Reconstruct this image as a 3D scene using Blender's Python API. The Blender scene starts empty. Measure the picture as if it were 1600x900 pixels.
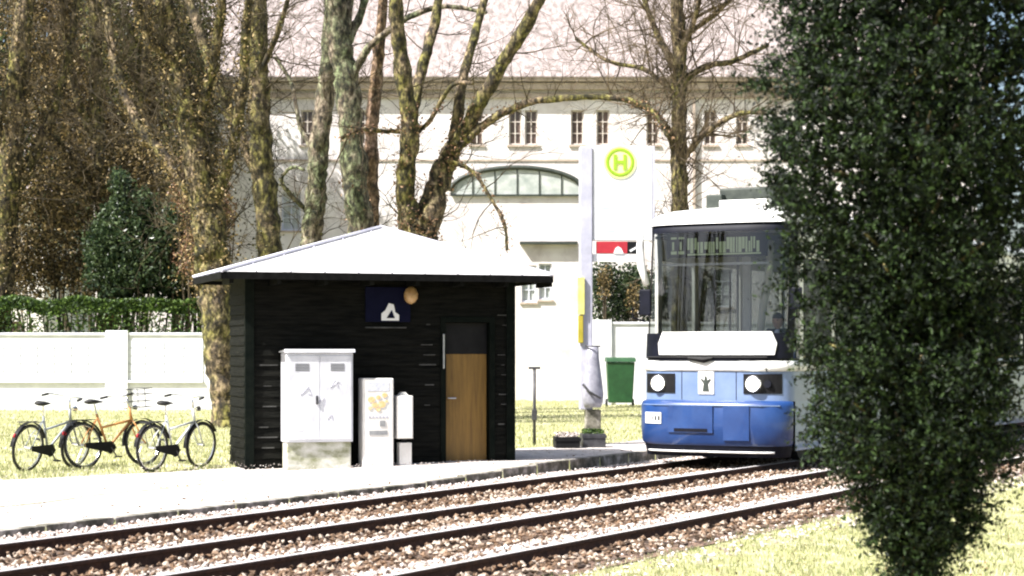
import bpy, bmesh, math, random
import numpy as np
from mathutils import Vector, Matrix, noise as mnoise
random.seed(7); rng = np.random.default_rng(7)
R = math.radians
scene = bpy.context.scene
# ------------------------------------------------------------------ camera, sky, sun, exposure
CAM_H = 1.75; FPX = 3000.0; HOR = 550.0
cd = bpy.data.cameras.new('camera'); cam = bpy.data.objects.new('camera', cd)
scene.collection.objects.link(cam); scene.camera = cam
cam.location = (0, 0, CAM_H); cam.rotation_euler = (R(90), 0, 0)
cd.sensor_width = 36; cd.lens = FPX/1600*36; cd.shift_y = (HOR-450)/1600
cd.clip_end = 2000; cd.dof.use_dof = True; cd.dof.focus_distance = 28; cd.dof.aperture_fstop = 4.0
w = bpy.data.worlds.new('World'); scene.world = w; w.use_nodes = True
SUN_EL = R(50); SUN_DIR = Vector((-0.85, -0.53, 0)).normalized()      # horizontal direction towards the sun
sky = w.node_tree.nodes.new('ShaderNodeTexSky'); sky.sky_type = 'NISHITA'; sky.sun_disc = False
sky.sun_elevation = SUN_EL; sky.sun_rotation = math.atan2(SUN_DIR.x, SUN_DIR.y)
sky.dust_density = 3.0; sky.air_density = 1.0
bg = w.node_tree.nodes['Background']; bg.inputs[1].default_value = 0.075
w.node_tree.links.new(sky.outputs[0], bg.inputs[0])
sl = bpy.data.lights.new('sun', 'SUN'); sun = bpy.data.objects.new('sun', sl)
sl.energy = 5.0; sl.angle = R(0.6); sl.color = (1, .965, .92)
scene.collection.objects.link(sun)
sdv = Vector((SUN_DIR.x*math.cos(SUN_EL), SUN_DIR.y*math.cos(SUN_EL), math.sin(SUN_EL)))
sun.rotation_euler = sdv.to_track_quat('Z', 'Y').to_euler(); sun.location = (-20, -20, 40)
vs = scene.view_settings
vs.view_transform = 'Standard'; vs.look = 'None'; vs.gamma = 1; vs.use_curve_mapping = False
vs.exposure = 1.42
scene.cycles.max_bounces = 6; scene.cycles.diffuse_bounces = 2; scene.cycles.glossy_bounces = 3
scene.cycles.transparent_max_bounces = 12; scene.cycles.use_denoising = True
scene.cycles.pixel_filter_type = 'BLACKMAN_HARRIS'; scene.cycles.filter_width = 2.1

# ------------------------------------------------------------------ helpers
def at(px, py, Y):                      # a direction in the view, at depth Y
    return np.array([(px-800)*Y/FPX, Y, CAM_H-(py-HOR)*Y/FPX])
def tag(o, label=None, cat=None, group=None, kind=None):
    if label: o['label'] = label
    if cat: o['category'] = cat
    if group: o['group'] = group
    if kind: o['kind'] = kind
    return o
def empty(name, loc=(0,0,0), rz=0):
    o = bpy.data.objects.new(name, None); scene.collection.objects.link(o)
    o.location = loc; o.rotation_euler = (0, 0, rz); o.empty_display_size = .2
    return o
def copy_tree(o, parent=None):
    c = o.copy(); scene.collection.objects.link(c)
    if parent: c.parent = parent
    for ch in [x for x in scene.objects if x.parent == o]: copy_tree(ch, c)
    return c
class MB:
    def __init__(s): s.v = []; s.q = []; s.t = []; s.ng = []; s.n = 0
    def add(s, v, q=None, t=None, ng=None):
        v = np.asarray(v, float).reshape(-1, 3)
        if q is not None and len(q): s.q.append(np.asarray(q, int)+s.n)
        if t is not None and len(t): s.t.append(np.asarray(t, int)+s.n)
        if ng: s.ng += [[i+s.n for i in f] for f in ng]
        s.v.append(v); s.n += len(v)
    def box(s, x0, x1, y0, y1, z0, z1, M=None):
        v = np.array([[x,y,z] for z in (z0,z1) for y in (y0,y1) for x in (x0,x1)], float)
        if M is not None: v = v@np.array(M[0]).T+np.array(M[1])
        s.add(v, q=[[0,2,3,1],[4,5,7,6],[0,1,5,4],[2,6,7,3],[0,4,6,2],[1,3,7,5]])
        return s
    def tube(s, pts, rad, n=6, cap=True):
        p = np.asarray(pts, float); m = len(p)
        r = np.full(m, rad) if np.isscalar(rad) else np.asarray(rad, float)
        d = np.gradient(p, axis=0); d /= np.linalg.norm(d, axis=1)[:,None]+1e-9
        a = np.array([0,0,1.]) if abs(d[:,2]).mean() < .8 else np.array([1.,0,0])
        u = np.cross(d, a); u /= np.linalg.norm(u, axis=1)[:,None]+1e-9
        b = np.cross(d, u)
        th = np.arange(n)*2*math.pi/n
        v = p[:,None]+r[:,None,None]*(np.cos(th)[None,:,None]*u[:,None]+np.sin(th)[None,:,None]*b[:,None])
        i = np.arange(m-1)[:,None]*n; j = np.arange(n)[None]; k = (j+1) % n
        q = np.stack([i+j, i+n+j, i+n+k, i+k], -1).reshape(-1, 4)
        s.add(v, q=q, ng=([list(range(n)), list(range((m-1)*n+n-1, (m-1)*n-1, -1))] if cap else None))
        return s
    def prism(s, poly, y0, y1, axis='y'):   # polygon of (x,z) extruded along y
        n = len(poly)
        v = [(x, y0, z) for x, z in poly]+[(x, y1, z) for x, z in poly]
        if axis == 'x': v = [(b, a, c) for a, b, c in v]
        if axis == 'z': v = [(a, c, b) for a, b, c in v]
        s.add(v, q=[[i, i+n, (i+1)%n+n, (i+1)%n] for i in range(n)], ng=[list(range(n)), list(range(2*n-1, n-1, -1))])
        return s
    def disc(s, c, r, n=24, th=.01, rx=None):
        return s.prism([(c[0]+(rx or r)*math.cos(t), c[2]+r*math.sin(t)) for t in np.arange(n)*2*math.pi/n], c[1]-th/2, c[1]+th/2)
    def build(s, name, mat, parent=None, smooth=False, bevel=0):
        me = bpy.data.meshes.new(name)
        v = np.concatenate(s.v) if s.v else np.zeros((0,3))
        q = np.concatenate(s.q) if s.q else np.zeros((0,4), int)
        t = np.concatenate(s.t) if s.t else np.zeros((0,3), int)
        ngl = [len(f) for f in s.ng]
        me.vertices.add(len(v)); me.vertices.foreach_set('co', v.ravel())
        idx = np.concatenate([q.ravel(), t.ravel(), np.array([i for f in s.ng for i in f], int)]).astype(np.int32)
        ln = np.concatenate([np.full(len(q), 4), np.full(len(t), 3), np.array(ngl, int)]).astype(np.int32)
        st = np.concatenate([[0], np.cumsum(ln)[:-1]]).astype(np.int32)
        me.loops.add(len(idx)); me.loops.foreach_set('vertex_index', idx)
        me.polygons.add(len(ln)); me.polygons.foreach_set('loop_start', st)
        me.polygons.foreach_set('use_smooth', np.full(len(ln), smooth))
        me.update(calc_edges=True); me.validate()
        if len(ln) < 4000:
            bm = bmesh.new(); bm.from_mesh(me)
            bmesh.ops.recalc_face_normals(bm, faces=bm.faces)
            if bevel: bmesh.ops.bevel(bm, geom=bm.edges[:], offset=bevel, segments=2, affect='EDGES', profile=.6, clamp_overlap=True)
            bm.to_mesh(me); bm.free()
        if mat: me.materials.append(mat)
        o = bpy.data.objects.new(name, me); scene.collection.objects.link(o)
        if parent: o.parent = parent
        return o
def bx(name, mat, parent, *a, bevel=.006): return MB().box(*a).build(name, mat, parent, bevel=bevel)

def mat(name, c1, c2=None, scale=5, rough=.7, metal=0, bump=0, bscale=None, c3=None, detail=6, spec=.5, stretch=None, lo=.35, hi=.65, coat=0):
    m = bpy.data.materials.new(name); m.use_nodes = True; nt = m.node_tree; L = nt.links
    b = nt.nodes['Principled BSDF']; b.inputs['Roughness'].default_value = rough; b.inputs['Metallic'].default_value = metal
    b.inputs['Specular IOR Level'].default_value = spec; b.inputs['Coat Weight'].default_value = coat
    b.inputs['Base Color'].default_value = (*c1, 1)
    tc = nt.nodes.new('ShaderNodeTexCoord'); mp = nt.nodes.new('ShaderNodeMapping'); L.new(tc.outputs['Object'], mp.inputs[0])
    if stretch: mp.inputs['Scale'].default_value = stretch
    if c2:
        n = nt.nodes.new('ShaderNodeTexNoise'); n.inputs['Scale'].default_value = scale; n.inputs['Detail'].default_value = detail
        n.inputs['Roughness'].default_value = .65
        L.new(mp.outputs[0], n.inputs[0]); r = nt.nodes.new('ShaderNodeValToRGB'); L.new(n.outputs[0], r.inputs[0])
        r.color_ramp.elements[0].position = lo; r.color_ramp.elements[1].position = hi
        r.color_ramp.elements[0].color = (*c1, 1); r.color_ramp.elements[1].color = (*c2, 1)
        if c3:
            e = r.color_ramp.elements.new((lo+hi)/2); e.color = (*c3, 1)
        L.new(r.outputs[0], b.inputs['Base Color'])
    if bump:
        n2 = nt.nodes.new('ShaderNodeTexNoise'); n2.inputs['Scale'].default_value = bscale or scale*4; n2.inputs['Detail'].default_value = 8
        L.new(mp.outputs[0], n2.inputs[0]); bp = nt.nodes.new('ShaderNodeBump'); bp.inputs['Strength'].default_value = bump; bp.inputs['Distance'].default_value = .02
        L.new(n2.outputs[0], bp.inputs['Height']); L.new(bp.outputs[0], b.inputs['Normal'])
    return m
def leafmat(name, c1, c2, c3=None, rough=.5, transl=.25, spec=.4):
    m = bpy.data.materials.new(name); m.use_nodes = True; nt = m.node_tree; L = nt.links
    b = nt.nodes['Principled BSDF']; b.inputs['Roughness'].default_value = rough; b.inputs['Specular IOR Level'].default_value = spec
    g = nt.nodes.new('ShaderNodeNewGeometry'); r = nt.nodes.new('ShaderNodeValToRGB'); L.new(g.outputs['Random Per Island'], r.inputs[0])
    r.color_ramp.elements[0].color = (*c1, 1); r.color_ramp.elements[1].color = (*c2, 1)
    if c3: e = r.color_ramp.elements.new(.5); e.color = (*c3, 1)
    L.new(r.outputs[0], b.inputs['Base Color'])
    tr = nt.nodes.new('ShaderNodeBsdfTranslucent'); L.new(r.outputs[0], tr.inputs[0])
    mx = nt.nodes.new('ShaderNodeMixShader'); mx.inputs[0].default_value = transl
    L.new(b.outputs[0], mx.inputs[1]); L.new(tr.outputs[0], mx.inputs[2]); L.new(mx.outputs[0], nt.nodes['Material Output'].inputs[0])
    return m
def glassmat(name, tint, refl=.1):
    m = bpy.data.materials.new(name); m.use_nodes = True; nt = m.node_tree; L = nt.links
    nt.nodes.remove(nt.nodes['Principled BSDF'])
    t = nt.nodes.new('ShaderNodeBsdfTransparent'); t.inputs[0].default_value = (*tint, 1)
    g = nt.nodes.new('ShaderNodeBsdfGlossy'); g.inputs['Roughness'].default_value = .02
    f = nt.nodes.new('ShaderNodeFresnel'); f.inputs[0].default_value = 1.5
    a = nt.nodes.new('ShaderNodeMath'); a.operation = 'ADD'; a.inputs[1].default_value = refl; L.new(f.outputs[0], a.inputs[0])
    x = nt.nodes.new('ShaderNodeMixShader'); L.new(a.outputs[0], x.inputs[0]); L.new(t.outputs[0], x.inputs[1]); L.new(g.outputs[0], x.inputs[2])
    L.new(x.outputs[0], nt.nodes['Material Output'].inputs[0]); return m
def emis(name, c, s):
    m = bpy.data.materials.new(name); m.use_nodes = True; b = m.node_tree.nodes['Principled BSDF']
    b.inputs['Base Color'].default_value = (*c, 1); b.inputs['Emission Color'].default_value = (*c, 1); b.inputs['Emission Strength'].default_value = s
    return m

def barkmat(name, dark, mid, light, moss, sc=9):
    m = mat(name, dark, light, sc, .95, bump=1.4, bscale=16, c3=mid, stretch=(1,1,.55), detail=12, lo=.40, hi=.62)
    nt = m.node_tree; L = nt.links; b = nt.nodes['Principled BSDF']; src = b.inputs['Base Color'].links[0].from_socket
    tc = [n for n in nt.nodes if n.type == 'MAPPING'][0]
    n = nt.nodes.new('ShaderNodeTexNoise'); n.inputs['Scale'].default_value = 1.7; n.inputs['Detail'].default_value = 8; n.inputs['Roughness'].default_value = .7
    L.new(tc.outputs[0], n.inputs[0]); rp = nt.nodes.new('ShaderNodeValToRGB'); L.new(n.outputs[0], rp.inputs[0])
    rp.color_ramp.elements[0].position = .42; rp.color_ramp.elements[1].position = .56
    mx = nt.nodes.new('ShaderNodeMix'); mx.data_type = 'RGBA'; mx.blend_type = 'MULTIPLY'
    mx.inputs[0].default_value = 1; L.new(src, mx.inputs[6])
    mc = nt.nodes.new('ShaderNodeMix'); mc.data_type = 'RGBA'; L.new(rp.outputs[0], mc.inputs[0]); mc.inputs[6].default_value = (1,1,1,1); mc.inputs[7].default_value = (*moss,1)
    L.new(mc.outputs[2], mx.inputs[7]); L.new(mx.outputs[2], b.inputs['Base Color']); return m
M = dict(
 grass=mat('grass_soil', (.24,.23,.12), (.56,.53,.38), 2.2, .95, bump=.5, bscale=30, c3=(.36,.36,.14), detail=10),
 blade=leafmat('grass_blade', (.12,.16,.05), (.62,.58,.40), (.40,.41,.21), .6, .3),
 path=mat('gravel_path', (.20,.18,.155), (.54,.50,.47), 4, .95, bump=.5, bscale=60, c3=(.42,.385,.36), detail=14, lo=.25, hi=.6),
 verge=mat('worn_verge', (.46,.45,.28), (.62,.58,.46), 3, .95, bump=.4, bscale=40, detail=10),
 ballastbed=mat('ballast_bed', (.06,.04,.03), (.30,.20,.14), 16, .95, bump=.8, bscale=50, c3=(.16,.10,.07)),
 stone=leafmat('ballast_stone', (.04,.028,.02), (.50,.43,.36), (.19,.12,.075), .9, 0, .2),
 stonepale=leafmat('pale_stone', (.22,.18,.15), (.75,.70,.66), (.55,.48,.45), .9, 0, .2),
 kerb=mat('kerb_concrete', (.05,.05,.035), (.42,.39,.36), 5, .9, bump=.4, bscale=40, c3=(.16,.15,.12)),
 railtop=mat('rail_steel', (.60,.56,.54), (.75,.72,.70), 20, .45, .25),
 railrust=mat('rail_rust', (.035,.018,.012), (.10,.05,.03), 20, .9, bump=.3),
 sleeper=mat('sleeper_wood', (.05,.035,.025), (.16,.11,.08), 12, .9, bump=.5, stretch=(1,6,1)),
 hut=mat('hut_timber', (.0025,.003,.0025), (.011,.011,.009), 6, .7, bump=.35, bscale=40, stretch=(.4,1,4), spec=.06),
 glint_rail=mat('glint_rail_grey', (.03,.03,.028), (.085,.085,.08), 8, .8, spec=.2),  # grey of the painted board-edge glints, shared with the wall rail
 hutcorner=mat('hut_trim', (.002,.004,.003), (.006,.008,.006), 8, .7, spec=.06),
 roof=mat('roof_sheet', (.22,.21,.20), (.56,.55,.56), 3.5, .6, bump=.3, bscale=12, detail=14, c3=(.46,.45,.45), lo=.28, hi=.55),
 fascia=mat('fascia', (.004,.004,.004), (.01,.01,.01), 8, .8, spec=.06),
 door=mat('tan_door', (.11,.058,.010), (.22,.122,.022), 4, .6, bump=.3, bscale=20, stretch=(5,5,.35), detail=12, lo=.3, hi=.6),
 black=mat('black_paint', (.004,.004,.005), (.009,.009,.010), 8, .6, spec=.2),
 cab=mat('cabinet_grey', (.34,.35,.37), (.66,.67,.71), 3.0, .5, bump=.08, c3=(.56,.57,.61), lo=.25, hi=.55, stretch=(1,1,.5), detail=10),
 plinth=mat('mossy_plinth', (.16,.17,.07), (.62,.61,.56), 3.5, .9, bump=.3, c3=(.42,.42,.33), stretch=(1,1,1.6)),
 cream=mat('cream_enamel', (.66,.64,.60), (.80,.79,.76), 3, .45),
 ochre=mat('ochre_print', (.62,.42,.16), (.75,.62,.38), 16, .6),
 navy=mat('navy_sign', (.002,.003,.014), (.004,.005,.02), 6, .8, spec=.1),
 white=mat('white_paint', (.72,.72,.72), (.80,.80,.80), 3, .4),
 lilac=mat('mast_grey', (.36,.36,.43), (.48,.48,.56), 4, .4),
 lamp=mat('lamp_glass', (.30,.17,.06), (.55,.36,.17), 8, .3),
 binsteel=mat('bin_steel', (.20,.20,.24), (.36,.36,.42), 6, .5, .2),
 steel=mat('galv_steel', (.30,.31,.33), (.45,.46,.48), 12, .4, .7),
 darksteel=mat('dark_steel', (.03,.03,.035), (.07,.07,.075), 12, .5, .3),
 lime=mat('lime_green', (.22,.38,.01), (.28,.44,.02), 5, .5),
 signyellow=mat('sign_yellow', (.80,.82,.28), (.84,.86,.36), 5, .5),
 yellow=mat('board_yellow', (.62,.58,.12), (.74,.70,.28), 5, .5),
 mustard=mat('board_mustard', (.32,.27,.02), (.42,.34,.04), 8, .5),
 red=mat('sign_red', (.32,.01,.025), (.42,.02,.03), 5, .5),
 pcyan=mat('pale_cyan', (.55,.80,.76), (.62,.84,.80), 5, .5), ppink=mat('pale_pink', (.82,.62,.68), (.84,.70,.72), 5, .5),
 bin=mat('green_bin', (.006,.045,.012), (.014,.075,.022), 5, .5, bump=.05),
 rubber=mat('rubber', (.012,.012,.012), (.03,.03,.03), 20, .8),
 silver=mat('silver_frame', (.55,.58,.56), (.72,.74,.72), 6, .35, .3),
 orange=mat('orange_frame', (.42,.17,.04), (.60,.28,.10), 6, .45),
 greyframe=mat('grey_frame', (.22,.24,.26), (.32,.34,.36), 6, .4),
 chrome=mat('chrome', (.55,.55,.55), (.7,.7,.7), 8, .2, .9),
 blue=mat('tram_blue', (.008,.034,.135), (.016,.055,.19), 2.2, .35, c3=(.012,.044,.16), coat=.3, detail=8),
 blue2=mat('tram_light_blue', (.115,.175,.31), (.16,.225,.38), 2.2, .35, coat=.3, detail=8),
 tramside=mat('tram_side', (.10,.18,.36), (.17,.27,.42), 2, .35, coat=.3),
 tramwhite=mat('tram_white', (.42,.41,.37), (.78,.78,.76), 3.5, .4, lo=.22, hi=.5, coat=.2, detail=9),
 tramdark=mat('tram_dark', (.003,.004,.008), (.007,.008,.016), 5, .55, spec=.15),
 headlamp=emis('headlamp', (1,.97,.85), 2.0), lens=mat('lens', (.8,.8,.75), (.9,.9,.86), 9, .1),
 display=emis('display', (.38,.46,.30), .12), amber=emis('amber', (.85,.5,.2), .5),
 glass=glassmat('windshield', (.60,.62,.60), .03), sideglass=glassmat('side_glass', (.20,.22,.21), .02),
 winglass=mat('window_glass', (.05,.035,.03), (.16,.11,.09), 3, .12),
 interior=mat('tram_interior', (.06,.05,.045), (.12,.09,.08), 3, .8), seat=mat('seat_cloth', (.45,.27,.20), (.62,.42,.33), 8, .9),
 seatblue=mat('seat_purple', (.24,.16,.30), (.36,.24,.42), 8, .9),
 shirt=mat('shirt', (.50,.58,.85), (.60,.66,.90), 20, .9), skin=mat('skin', (.50,.30,.22), (.56,.35,.26), 20, .6), hair=mat('hair', (.03,.02,.015), (.06,.04,.03), 30, .8),
 render=mat('facade_render', (.50,.45,.44), (.74,.71,.70), .9, .92, bump=.2, bscale=14, c3=(.66,.62,.61), detail=12),
 stucco=mat('pale_stucco', (.60,.57,.55), (.72,.70,.69), .7, .92, bump=.15, bscale=20, detail=12),
 trim=mat('facade_trim', (.34,.27,.22), (.52,.44,.38), 4, .85), roofclay=mat('clay_roof', (.13,.11,.10), (.36,.31,.30), 3, .85, bump=.5, bscale=9, c3=(.25,.21,.20), stretch=(2.2,1,1), detail=10),
 winframe=mat('window_frame', (.40,.34,.30), (.55,.50,.45), 9, .7), shutter=mat('brown_wood', (.10,.06,.045), (.18,.11,.08), 9, .8),
 archglass=mat('arch_glass', (.26,.30,.28), (.52,.54,.52), 1.6, .35, detail=8), arch=mat('arch_rim', (.015,.022,.018), (.04,.05,.04), 8, .6),
 garden=mat('garden_wall', (.55,.56,.60), (.74,.75,.79), 1.4, .9, bump=.2, bscale=25, detail=12), gardenpanel=mat('panel_brick', (.52,.54,.60), (.68,.70,.76), 2.5, .85, bump=.3, bscale=22),
 bark=barkmat('mossy_bark', (.012,.009,.006), (.085,.062,.038), (.32,.24,.155), (.66,.80,.36)),
 barkred=barkmat('reddish_bark', (.02,.012,.008), (.13,.08,.055), (.34,.23,.18), (.80,.80,.60)),
 barkpale=barkmat('pale_green_bark', (.015,.013,.009), (.11,.085,.06), (.30,.25,.19), (.62,.88,.62)),
 twig=mat('twig', (.012,.009,.005), (.08,.06,.03), 2, .95), twigpale=mat('twig_pale', (.03,.022,.015), (.15,.11,.065), 2, .95),
 ivy=leafmat('ivy_leaf', (.012,.02,.006), (.20,.19,.055), (.04,.05,.014)),
 olive=leafmat('olive_leaf', (.02,.02,.007), (.46,.34,.16), (.06,.042,.015)),
 dark=leafmat('dark_leaf', (.008,.018,.008), (.10,.14,.06), (.02,.04,.015), .35),
 rust=leafmat('rust_leaf', (.07,.035,.02), (.38,.24,.14), (.20,.11,.06)),
 hedge=leafmat('hedge_leaf', (.012,.03,.008), (.13,.21,.035), (.04,.08,.015)),
 yew=leafmat('yew_leaf', (.002,.005,.003), (.032,.058,.015), (.004,.009,.003), .55, .08, .2),
 dead=leafmat('dead_leaf', (.05,.03,.015), (.30,.20,.10), (.12,.07,.03), .8, .1),
)
# ------------------------------------------------------------------ ground coordinates: u runs along the tracks, s across them
D = np.array([.485, .8745]); N = np.array([.8745, -.485])
def us(u, s): return np.array([u*D[0]+s*N[0], u*D[1]+s*N[1]])
KERB = -12.9
def smooth(a, b, x): t = np.clip((x-a)/(b-a), 0, 1); return t*t*(3-2*t)
def zp(u, s):
    u = np.asarray(u, float); s = np.asarray(s, float)
    return .06+.10*smooth(20.5, 25.5, u)+.012*np.clip(KERB-s, 0, 1.8)
def gz(x, y):                            # ground height anywhere
    s = x*N[0]+y*N[1]; u = x*D[0]+y*D[1]
    return float(np.where(s < KERB, zp(u, s), 0.0))
def sheet(name, us_list, ss_list, zf, m, kind='structure', label=None):
    uu = np.asarray(us_list, float); nu = len(uu); cols = [np.asarray(f(uu) if callable(f) else np.full(nu, f), float) for f in ss_list]; ns = len(cols)
    v = np.zeros((nu, ns, 3))
    for j, sj in enumerate(cols):
        v[:,j,0] = uu*D[0]+sj*N[0]; v[:,j,1] = uu*D[1]+sj*N[1]; v[:,j,2] = zf(uu, sj)
    i = np.arange(nu-1)[:,None]*ns; j = np.arange(ns-1)[None]
    q = np.stack([i+j, i+j+1, i+ns+j+1, i+ns+j], -1).reshape(-1, 4)
    b = MB(); b.add(v, q=q); o = b.build(name, m, smooth=True); tag(o, label, kind=kind); return o
U = np.concatenate([[-400,-100,-30], np.arange(-5, 50, .5), [60, 80, 130, 300, 900]])
sheet('ground', U, [-900,-300,-120,-60,-40,-30,-24,-20,-18,-17,-16,-15,-14.7,-14,KERB-.004,KERB,-10,-7,0,30,200,900],
      lambda u, s: np.where(s < KERB-.002, zp(u, s), 0.0)+0*u, M['grass'])
farS = lambda u: -14.5-4.1*(1-smooth(14, 30.5, u))
nearS = lambda t: (lambda u: KERB-.15+(farS(u)-KERB+.15)*t)
PU = np.concatenate([np.arange(-10, 45, .4), [60, 90]])
sheet('gravel_path', PU, [nearS(t) for t in (1,.8,.6,.4,.2,0)], lambda u, s: zp(u, s)+.008, M['path'])
sheet('ballast_bed', PU, [KERB+.004, -12.2,-11,-9.5,-8,-7.1,-6.85], lambda u, s: .012+0*u, M['ballastbed'])
# worn strip of grass showing through the path at the left
sheet('worn_grass_strip', np.arange(8, 22, .4), [lambda u: -15.2-.15*np.sin(u*1.3)-.25*smooth(16,21.5,u), lambda u: -14.85+.1*np.sin(u*2.1)-.5*smooth(16,21.5,u)], lambda u, s: zp(u, s)+.014, M['verge'])

# kerb of separate stones
ke = MB()
for u in np.arange(-8, 60, 1.0):
    c = us(u+.5, KERB-.075); ang = math.atan2(D[1], D[0]); zt = float(zp(u+.5, KERB))+.02+random.uniform(-.004,.004)
    Mx = (np.array([[math.cos(ang), -math.sin(ang), 0],[math.sin(ang), math.cos(ang), 0],[0,0,1]]), np.array([c[0], c[1], 0]))
    ke.box(-.49, .49, -.075, .072, -.05, zt, Mx)
tag(ke.build('kerb', M['kerb'], bevel=.012), kind='structure')

def track(label, s0, seedless=False):
    c = us(24, s0); root = empty('tram_track', (c[0], c[1], 0), math.atan2(D[1], D[0])); tag(root, label, 'tram track', 'tram tracks along the stop')
    # local x = along track, local y = across (+y is away from camera)
    for sg in (1, -1):
        y = sg*.7175
        prof = [(-.070,0),(.070,0),(.070,.012),(.012,.03),(.010,.105),(.034,.115),(.034,.14),(-.034,.14),(-.034,.115),(-.010,.105),(-.012,.03),(-.070,.012)]
        b = MB(); b.prism([(p[0]+y, p[1]+.0) for p in prof], -34, 50, axis='x')
        r = b.build('rail', M['railrust'], root)
        t = MB(); t.box(-34, 50, y-.030, y+.030, .1405, .145); t.build('running_surface', M['railtop'], r, bevel=0)
    for k in range(60):
        x = -18+k*.65
        MB().box(x-.12+random.uniform(-.02,.02), x+.12, -1.2, 1.2, -.08, .030+random.uniform(-.004,.006)).build('sleeper', M['sleeper'], root, bevel=.008)
    return root
track('far tram track of two rusty rails, the one the blue tram stands on', -10.835)
track('near tram track of two rusty rails beside the foreground grass', -8.185)

def stones(name, n, u0, u1, s0, s1, size, m, label, zb=.012, avoid=True):
    uu = rng.uniform(u0, u1, n); ss = rng.uniform(s0, s1, n)
    if avoid:
        k = np.ones(n, bool)
        for r in (-11.55, -10.118, -8.9, -7.468): k &= abs(ss-r) > .085
        uu, ss = uu[k], ss[k]; n = len(uu)
    base = np.array([[1,0,0],[-1,0,0],[0,1,0],[0,-1,0],[0,0,1],[0,0,-1]], float)
    tri = np.array([[0,2,4],[2,1,4],[1,3,4],[3,0,4],[2,0,5],[1,2,5],[3,1,5],[0,3,5]])
    sc = rng.uniform(.5, 1.25, (n,1,3))*size*np.array([1,1,.75]); v = base[None]*sc*rng.uniform(.75, 1.25, (n,6,1))
    th = rng.uniform(0, 6.28, n); ph = rng.uniform(-.6, .6, n)
    cx, sx = np.cos(ph)[:,None], np.sin(ph)[:,None]
    y, z = v[:,:,1]*cx-v[:,:,2]*sx, v[:,:,1]*sx+v[:,:,2]*cx
    c, s_ = np.cos(th)[:,None], np.sin(th)[:,None]
    x2, y2 = v[:,:,0]*c-y*s_, v[:,:,0]*s_+y*c
    px = uu*D[0]+ss*N[0]; py = uu*D[1]+ss*N[1]
    hz = zb+size*.35+rng.uniform(-.3, .5, n)*size
    P = np.stack([x2+px[:,None], y2+py[:,None], z+hz[:,None]], -1)
    b = MB(); b.add(P, t=(tri[None]+6*np.arange(n)[:,None,None]).reshape(-1,3))
    return tag(b.build(name, m), label, kind='stuff')
stones('track_ballast', 34000, 6, 44, -12.1, -6.9, .030, M['stone'], 'brown and rust coloured ballast between the rails', zb=.055)
for kk, rs_ in enumerate((-11.55, -10.118, -8.9, -7.468)): stones('rail_grit', 6500, 6, 44, rs_-.56, rs_-.04, .024, M['stonepale'], 'pale grit lying along the far side of '+('the farthest rail', 'the second rail from the kerb', 'the third rail from the kerb', 'the nearest rail')[kk], zb=.07)
stones('pale_ballast', 13000, 6, 44, KERB+.03, -11.7, .022, M['stonepale'], 'pale grit between the kerb and the first rail')
stones('trackside_grit', 2600, 6, 40, -7.3, -6.3, .024, M['stonepale'], 'pale stones scattered along the edge of the grass', zb=0)
stones('path_gravel', 5000, 8, 36, -17.5, KERB-.2, .010, M['stonepale'], 'loose gravel on the path', zb=.2, avoid=False).location.z = -.03

def blades(name, pts, h, wd, m, label):
    n = len(pts); th = rng.uniform(0, 6.28, n); hh = h*rng.uniform(.4, 1.3, n); lean = rng.uniform(0, .8, n)*hh; la = rng.uniform(0, 6.28, n)
    dx, dy = np.cos(th)*wd/2, np.sin(th)*wd/2
    v = np.zeros((n,3,3)); v[:,0] = pts+np.stack([dx,dy,0*dx],1); v[:,1] = pts-np.stack([dx,dy,0*dx],1)
    v[:,2] = pts+np.stack([np.cos(la)*lean, np.sin(la)*lean, hh],1)
    b = MB(); b.add(v, t=np.arange(3*n).reshape(-1,3)); return tag(b.build(name, m), label, kind='stuff')
def fz(x, y):
    s = x*N[0]+y*N[1]; u = x*D[0]+y*D[1]; return np.where(s < KERB, zp(u, s), 0.0)
n = 110000; Y = 11+ (27-11)*rng.random(n)**1.2; X = (rng.uniform(620, 1650, n)-800)*Y/FPX
s = X*N[0]+Y*N[1]; dn = np.array([mnoise.noise(Vector((x*1.6, y*1.6, 0))) for x, y in zip(X, Y)])
k = (s > -6.95+dn*.35) & (dn+rng.uniform(-.5,.5,n) > -.35)
blades('near_grass', np.stack([X, Y, 0*X], 1)[k], .045, .010, M['blade'], 'short yellow green grass in the foreground beside the tracks')
n = 130000; Y = 24+(62-24)*rng.random(n)**1.3; X = (rng.uniform(-60, 1660, n)-800)*Y/FPX
s = X*N[0]+Y*N[1]; u = X*D[0]+Y*D[1]; fs = -14.5-4.1*(1-smooth(14, 30.5, u)); dn = rng.uniform(-.15,.25,n)
k = s < fs+dn*.6
blades('lawn_grass', np.stack([X, Y, fz(X, Y)], 1)[k], .07, .016, M['blade'], 'bright lawn behind the path and the hut')

def leaves(C, size, m=None, aspect=.55, up=0.0, droop=None):
    n = len(C); a = rng.normal(size=(n,3)); a[:,2] += up; a /= np.linalg.norm(a,axis=1)[:,None]
    b = rng.normal(size=(n,3)); b -= (a*b).sum(1)[:,None]*a; b /= np.linalg.norm(b,axis=1)[:,None]
    c = np.cross(a, b); L = (size*rng.uniform(.6, 1.35, n))[:,None]; W_ = L*aspect
    v = np.stack([C-b*L/2, C+c*W_/2+a*L*.08, C+b*L/2, C-c*W_/2+a*L*.08], 1)
    return v.reshape(-1,3), np.arange(4*n).reshape(-1,4)
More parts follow.
